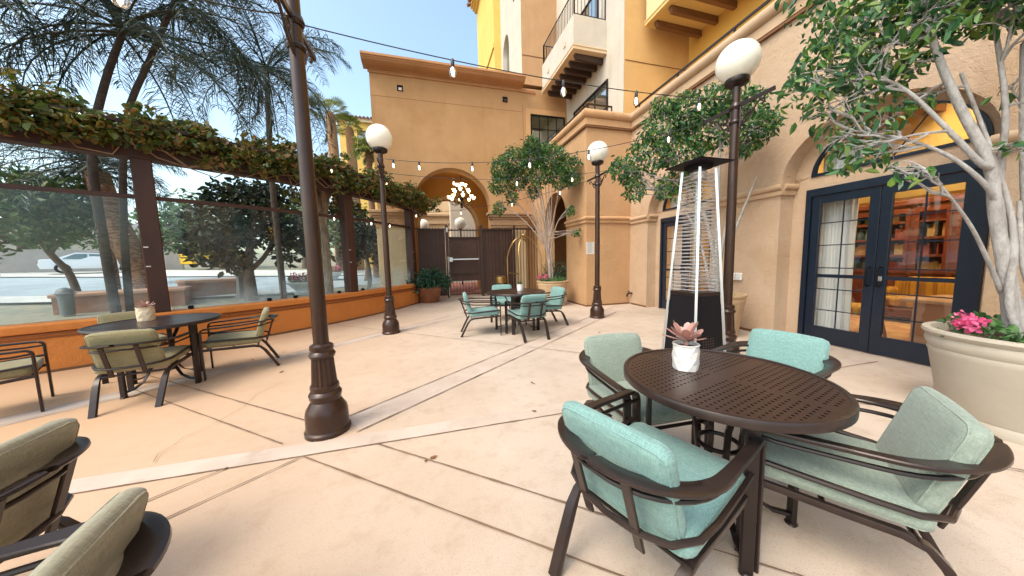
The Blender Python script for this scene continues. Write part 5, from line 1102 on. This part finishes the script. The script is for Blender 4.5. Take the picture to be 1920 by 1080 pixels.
for x, y, zt, s, lab in ((-7.03, 29.2, 15.6, 1.0, 'sunlit fan palm far away, the left and taller of the pair'), (-5.9, 30.4, 15.0, .8, 'sunlit fan palm far away, the right and shorter of the pair')):
    t_ = thing('fan_palm', lab, 'palm tree', (x, y, 0), 0, 'far fan palms'); mb = MB(); stem(mb, [(0, 0, 0), (.1, 0, zt * .5), (.05, 0, zt - 2.6), (-.1, 0, zt - 2)], .48, .30, 10); mb.build('trunk', palm_pale, t_, 60); mb = MB()
    for i in range(22):
        az = i * 2.4; el = R_(rP.uniform(-15, 75)); c = Vector((-.1, 0, zt - 2)); d = Vector((math.cos(az) * math.cos(el), math.sin(az) * math.cos(el), math.sin(el))); st_ = c + d * .9 * s; mb.tube([c, st_], .02, 4); sd = d.cross(Vector((0, 0, 1))).normalized(); up = sd.cross(d)
        for k in range(13): q = -1.2 + 2.4 * k / 12; dd = (d * math.cos(q) + sd * math.sin(q)).normalized(); o = len(mb.v); w_ = sd * .05; e_ = st_ + dd * 1.0 * s; mb.v += [tuple(st_), tuple(st_ + dd * .6 * s + w_), tuple(e_ + Vector((0, 0, -.18))), tuple(st_ + dd * .6 * s - w_)]; mb.f += [(o, o + 1, o + 2, o + 3)]
    mb.build('crown', fan_l, t_, 0)
palm('small yellow green palm in front of the far yellow house', [(-3.2, 21.8, 0), (-3.2, 21.8, 5), (-3.2, 21.8, 8.4)], .2, .18, 22, 1.3, rP, .5, 20, None, .03, fan_l, (0, 80), 'far fan palms')
# ---------------------------------------------------------------- street trees
rS = random.Random(21)
RT = [(-6.62,12.33,2.77,.9),(-6.01,12.64,3.17,1.1),(-5.38,12.93,3.04,1.1),(-4.68,13.19,2.69,.8),(-6.33,12.49,2.09,.75),(-5.59,12.84,3.76,.8),(-4.89,13.12,1.91,.55),(-6.85,12.21,1.91,.55),(-6.25,12.53,1.60,.45),(-3.95,13.43,1.80,.45),(-5.02,13.07,4.0,.5),(-6.33,12.49,3.65,.6),(-4.2,13.3,2.4,.6)]
tree('street_tree', 'dense dark round tree on the pavement seen through the middle glass', [([(-5.94, 12.66, -.05), (-5.95, 12.66, .8), (-5.93, 12.66, 1.4), (-5.8, 12.7, 2.4)], .22, .10), ([(-5.93, 12.66, 1.2), (-5.5, 12.8, 1.7), (-5.2, 12.95, 2.4)], .09, .05), ([(-5.94, 12.66, 1.3), (-6.5, 12.4, 1.7), (-7.0, 12.2, 1.95)], .07, .03)], RT, 4200, .21, dark_l, bark_dk, rS, .3, .6, .45, 2, .02)
T2 = [(-10.77,11.83,2.78,.6),(-10.48,12.09,2.76,.7),(-10.14,12.38,2.85,.6),(-10.55,12.03,3.3,.6),(-10.15,12.37,3.5,.6),(-9.97,12.51,3.1,.5),(-11.2,11.4,3.2,.6),(-10.45,12.12,2.4,.4),(-11.6,11.2,2.9,.6),(-10.0,12.6,3.8,.5),(-10.8,11.9,3.8,.5)]
tree('street_tree', 'broad street tree shading the left side beyond the misty glass', [([(-10.5, 12.8, .05), (-10.6, 12.75, 1.2), (-10.85, 12.6, 1.9), (-11, 12.3, 2.8)], .1, .06), ([(-10.85, 12.6, 1.9), (-10.3, 12.5, 2.6), (-10.1, 12.4, 3.3)], .06, .03)], T2, 1900, .19, mid_l, bark_dk, rS, .3, .6, .45, 2, .02)
tree('young_tree', 'thin crooked young tree at the left picture edge outside', [([(-7.9, 7.35, -.1), (-7.75, 7.5, .7), (-7.85, 7.4, 1.3), (-7.9, 7.4, 2.1)], .05, .025), ([(-7.85, 7.4, 1.3), (-7.5, 7.7, 1.7), (-7.3, 7.9, 2.0)], .025, .012)], [(-7.9, 7.4, 2.2, .5), (-7.4, 7.8, 2.1, .4), (-7.6, 7.6, 1.5, .25), (-8.2, 7.1, 1.6, .3), (-7.5, 7.5, 2.7, .45)], 900, .14, mid_l, bark_dk, rS, .4, .55, .5, 2, .008)
for i, (x, y, s, h, lab, lm) in enumerate(((-14, 21, 1.5, 3.6, 'hazy green street tree across the road behind the leaning palm', mid_l), (-6.5, 26, 2.2, 4.6, 'green street tree across the road behind the round dark tree', mid_l), (-3.4, 19.5, 1.5, 3.4, 'leafy tree beside the vine stems beyond the glass', dark_l), (-20, 38, 3, 6, 'distant tree above the parked white car', mid_l), (-30, 33, 3.2, 6, 'distant tree beyond the grey boundary wall', mid_l), (-12, 36, 3, 6.5, 'distant tree left of the yellow van', dark_l), (-2.6, 15.2, .9, 2.6, 'dark shrub like tree left of the pale piers', dark_l))):
    z0 = oz(x, y); cl = [(x + rS.uniform(-1, 1) * s, y + rS.uniform(-1, 1) * s, z0 + h * rS.uniform(.5, 1.1), s * .55) for _ in range(13)]
    tree('street_tree', lab, [([(x, y, z0 - .1), (x + .1, y, z0 + h * .25), (x, y, z0 + h * .6)], .12 * s, .05 * s)], cl, 1500, .13 * s + .06, lm, bark_dk, rS, .2, .6, .45, 1, .03)
# ---------------------------------------------------------------- street furniture and vehicles outside
def car(name, lab, cat, loc, rz, paint, van=False):
    t_ = thing(name, lab, cat, loc, rz); W = .88
    if van: low = [(-2.4, .35), (2.4, .35), (2.5, .8), (2.35, 1.05), (1.75, 1.15), (1.35, 1.95), (-2.35, 2.05), (-2.45, 1.2)]; win = [[(1.62, 1.2), (1.3, 1.8), (.6, 1.82), (.6, 1.2)], [(.45, 1.2), (.45, 1.82), (-.7, 1.84), (-.7, 1.2)], [(-.85, 1.2), (-.85, 1.84), (-2.2, 1.84), (-2.2, 1.2)]]
    else: low = [(-2.2, .32), (2.25, .30), (2.3, .55), (2.15, .74), (1.0, .88), (.35, 1.36), (-.75, 1.42), (-1.6, 1.0), (-2.2, .95), (-2.28, .6)]; win = [[(.82, .93), (.3, 1.30), (-.2, 1.34), (-.2, .93)], [(-.28, .93), (-.28, 1.34), (-.78, 1.34), (-1.35, .98)]]
    n = len(low); vs = []; fs = []
    for j, (y, k) in enumerate(((-W, .93), (-W * .96, 1), (W * .96, 1), (W, .93))):
        for x, z in low: f = 1 if z < 1 else .90; vs.append((x * k, y * f, .32 + (z - .32) * (k if j in (0, 3) else 1)))
    for j in range(3): fs += [(j * n + i, j * n + (i + 1) % n, (j + 1) * n + (i + 1) % n, (j + 1) * n + i) for i in range(n)]
    fs += [tuple(range(n))[::-1], tuple(range(3 * n, 4 * n))]
    mb = MB(); mb.add(vs, fs); mb.build('body', paint, t_, 30, True)
    for s in (-1, 1):
        for wp in win: m_ = MB(); m_.add([(x, s * (W * .935 if not van else W * .92), z) for x, z in wp] + [(x, s * (W * .90 - .03), z) for x, z in wp], [tuple(range(len(wp)))[::s], tuple(range(len(wp), 2 * len(wp)))] + [(i, (i + 1) % len(wp), len(wp) + (i + 1) % len(wp), len(wp) + i) for i in range(len(wp))]); m_.build('side_window', pane_dark, t_)
        for x in (-1.35, 1.4):
            m_ = MB(); m_.lathe([(.20, -.1), (.33, -.1), (.34, -.04), (.34, .06), (.32, .10), (.2, .10)], 20); m_.v = [(x + a, s * (W - .06) + c * 1.0, .34 + b) for a, b, c in m_.v]; wl = m_.build('wheel', black_m, t_)
            m_ = MB(); m_.lathe([(.001, -.06), (.19, -.06), (.2, .06), (.001, .06)], 14); m_.v = [(x + a, s * (W - .0) + c, .34 + b) for a, b, c in m_.v]; m_.build('rim', steel, wl)
        m_ = MB(); m_.cbox(2.18, 2.3, s * .55 - .18, s * .55 + .18, .56, .68, .02); m_.build('headlight', opal, t_)
        m_ = MB(); m_.cbox(-2.3, -2.18, s * .6 - .15, s * .6 + .15, .66, .8, .02); m_.build('tail_light', terra, t_)
    return t_
car('parked_car', 'white sedan parked by the far kerb seen through the misty glass', 'car', (-23.5, 30.0, oz(-23.5, 30.0) + .1), R_(38), mat('white_car_paint', (.74, .74, .76), .3, 0, coat=.5))
car('parked_van', 'small yellow van parked far down the street', 'van', (-19.6, 36.4, oz(-19.6, 36.4) + .15), R_(60), mat('yellow_car_paint', (.80, .46, .02), .35, 0, coat=.4), True)
def brick_box(lab, pts, h):
    t_ = thing('brick_planter', lab, 'planter'); (x0, y0), (x1, y1) = pts; d = Vector((x1 - x0, y1 - y0, 0)); L = d.length; d.normalize(); M = Matrix.Translation((x0, y0, oz(x0, y0))) @ Matrix.Rotation(math.atan2(d.y, d.x), 4, 'Z')
    mb = MB(); mb.box(0, L, 0, 1.2, -.1, h, M); mb.build('wall', mat('planter_brick', (.36, .17, .10), .9, 0, c2=(.28, .13, .08), nscale=6, bump=.4, bscale=20), t_); mb = MB(); mb.cbox(-.05, L + .05, -.05, 1.25, h, h + .10, .02, M); mb.build('coping', mat('coping_stone', (.48, .27, .18), .85), t_, 30)
brick_box('low brick planter box under the leaning palm outside', [(-9.6, 11.0), (-7.4, 12.0)], .42); brick_box('low brick planter box left of the round dark tree', [(-8.1, 13.3), (-6.9, 14.4)], .55)
def bowl(lab, x, y, s):
    t_ = thing('flower_bowl', lab, 'planter', (x, y, oz(x, y))); mb = MB(); mb.lathe([(.45 * s, -.05), (.5 * s, .06), (.42 * s, .12), (.62 * s, .34), (.72 * s, .40), (.74 * s, .46), (.66 * s, .47), (.6 * s, .40)], 28); mb.build('bowl', mat('white_bowl', (.66, .70, .72), .7), t_)
    mb = MB(); cl = [(.5 * s * math.cos(i), .5 * s * math.sin(i), .55 * s, .2 * s) for i in range(14)]; leaves(mb, cl, 500, .09, rS, -.3, .8); mb.build('foliage', flower_l, t_, 0); mb = MB(); leaves(mb, [(a, b, c + .08, d) for a, b, c, d in cl], 400, .07, rS, -.3, .9); mb.build('blossom', pink, t_, 0)
bowl('white bowl of pink flowers on the pavement right of the round tree', -4.75, 14.3, 1.0); bowl('second white flower bowl farther back down the pavement', -5.6, 20.5, 1.0)
tc_ = thing('litter_bin', 'round dark litter bin with a domed lid on the pavement', 'bin', (-9.1, 10.75, oz(-9.1, 10.75))); mb = MB(); mb.lathe([(.11, 0), (.12, .04), (.13, .50), (.14, .52), (.14, .55)], 24); mb.build('body', mat('bin_paint', (.16, .18, .19), .5), tc_); mb = MB(); mb.lathe([(.18, .555), (.18, .575), (.15, .59), (.13, .66), (.07, .71), (.001, .73)], 24); mb.build('lid', mat('bin_lid', (.13, .14, .15), .45), tc_)
bl_ = thing('stone_bollard', 'short stone lantern post at the end of the brick planter', 'bollard', (-6.6, 13.5, oz(-6.6, 13.5))); mb = MB(); mb.lathe([(.26, -.05), (.2, .1), (.15, .75), (.18, .8), (.24, .84), (.24, .9), (.12, 1.02), (.05, 1.1), (.001, 1.16)], 4); mb.build('post', mat('grey_stone', (.20, .19, .18), .9), bl_, 20)
gw = thing('boundary_wall', 'long grey boundary wall across the street at the left', 'wall'); mb = MB()
for i in range(8): x = -42 + i * 2.6; M = Matrix.Translation((x, 25.8 + .45 * (x + 42) * .95, oz(x, 25.8 + .43 * (x + 42)) + .0)) @ Matrix.Rotation(math.atan(.43), 4, 'Z'); mb.cbox(0, 2.85, 0, .2, -.2, 1.75, .02, M)
mb.build('panel', mat('grey_wall', (.40, .36, .34), .9, 0, c2=(.33, .29, .27), nscale=1), gw, 30)
hs = thing('grey_house', 'low pale house behind the boundary wall', 'house', (-44, 42, oz(-44, 42)), R_(25)); mb = MB(); mb.box(0, 14, 0, 8, -1, 3.2); mb.build('wall', stucco_w, hs); mb = MB(); mb.add([(-.5, -.5, 3.2), (14.5, -.5, 3.2), (14.5, 8.5, 3.2), (-.5, 8.5, 3.2), (1, 4, 5.2), (13, 4, 5.2)], [(0, 1, 5, 4), (2, 3, 4, 5), (1, 2, 5), (3, 0, 4), (0, 3, 2, 1)]); mb.build('roof', mat('grey_roof', (.22, .20, .20), .9), hs)
# fallen leaves on the paving
rL = random.Random(8)
for i, (x, y) in enumerate(((-2.55, 5.3), (-2.3, 5.55), (-2.75, 5.05), (-2.1, 5.35), (-2.5, 5.75), (-1.7, 6.3), (.9, 2.52), (-.05, 2.1), (1.1, 3.1), (3.2, 4.3), (3.05, 4.9), (-1.9, 4.5))):
    mb = MB(); leaves(mb, [(0, 0, 0, .03)], 2, .05, rL, 0, .5, .5, .1); mb.v = [(a, b, abs(c) * .25 + .008) for a, b, c in mb.v]
    o = mb.build('fallen_leaf', mat('dry_leaf', (.20, .08, .03), .8) if i == 0 else bpy.data.materials['dry_leaf'], None, 0); o.location = (x, y, 0); tag(o, 'dry brown fallen leaf lying on the patio floor', 'leaf', 'dry leaves fallen on the patio floor')
# ---------------------------------------------------------------- string lights
bulb_glass = bulb_m
def string_light(lab, a, b, sag, ts, pts=None, lit=True):
    t_ = thing('string_light', lab, 'string light', (0, 0, 0), 0, 'strings of hanging bulbs')
    if pts is None: a = Vector(a); b = Vector(b); f = lambda t: a + (b - a) * t - Vector((0, 0, 4 * sag * t * (1 - t)))
    else:
        P = [Vector(p) for p in pts]
        def f(t): k = min(int(t * (len(P) - 1)), len(P) - 2); u = t * (len(P) - 1) - k; return P[k].lerp(P[k + 1], u) - Vector((0, 0, .12 * 4 * u * (1 - u)))
    mb = MB(); mb.tube([f(i / 40) for i in range(41)], .0048, 6); mb.build('cable', cable_m, t_)
    for t in ts:
        p = f(t); k = MB(); k.lathe([(.008, .012), (.016, .0), (.016, -.03), (.016, -.05), (.013, -.056)], 12, p); sk = k.build('socket', cable_m, t_)
        k = MB(); k.lathe([(.013, -.056), (.024, -.075), (.031, -.10), (.030, -.12), (.020, -.138), (.001, -.145)], 14, p); k.build('bulb', bulb_gl, sk); k = MB(); k.lathe([(.004, -.06), (.010, -.085), (.013, -.105), (.008, -.122), (.001, -.126)], 8, p); k.build('filament', fil_m, sk)
string_light('string light spanning from the nearest lamp post to the lamp post behind the heater', (-.80, 2.80, 3.20), (3.72, 3.03, 3.28), .10, (.245, .485, .68, .88))
string_light('string light spanning from the lamp post behind the heater to the one by the pergola', (3.77, 3.49, 3.21), (-.73, 5.90, 3.21), .26, (.085, .30, .475, .66, .845, .94))
string_light('string light spanning from the lamp by the notice wall to the lamp by the pergola', (3.79, 5.75, 3.21), (-.73, 6.80, 3.21), .16, (.17, .42, .70))
string_light('string light spanning from the lamp by the notice wall to the last pergola post', (3.79, 6.67, 3.21), (-.35, 10.4, 2.95), .18, (.12, .36, .66, .97))
string_light('string light running along the top of the ivy', None, None, 0, (.02, .3, .42, .6, .74, .9), [arc(a_, .27, 3.66 + .03 * math.sin(a_)) for a_ in range(-82, -22, 6)])
string_light('string light draped along the windscreen rail near the gate', None, None, 0, (.05, .35, .55, .97), [arc(a_, -.05, 2.62) for a_ in (-42, -38, -34, -30, -26, -24.4)])
string_light('string light overhead at the upper left corner of the picture', (-.90, 2.74, 3.22), (-2.4, -1.5, 3.25), .82, (.215, .45, .7))
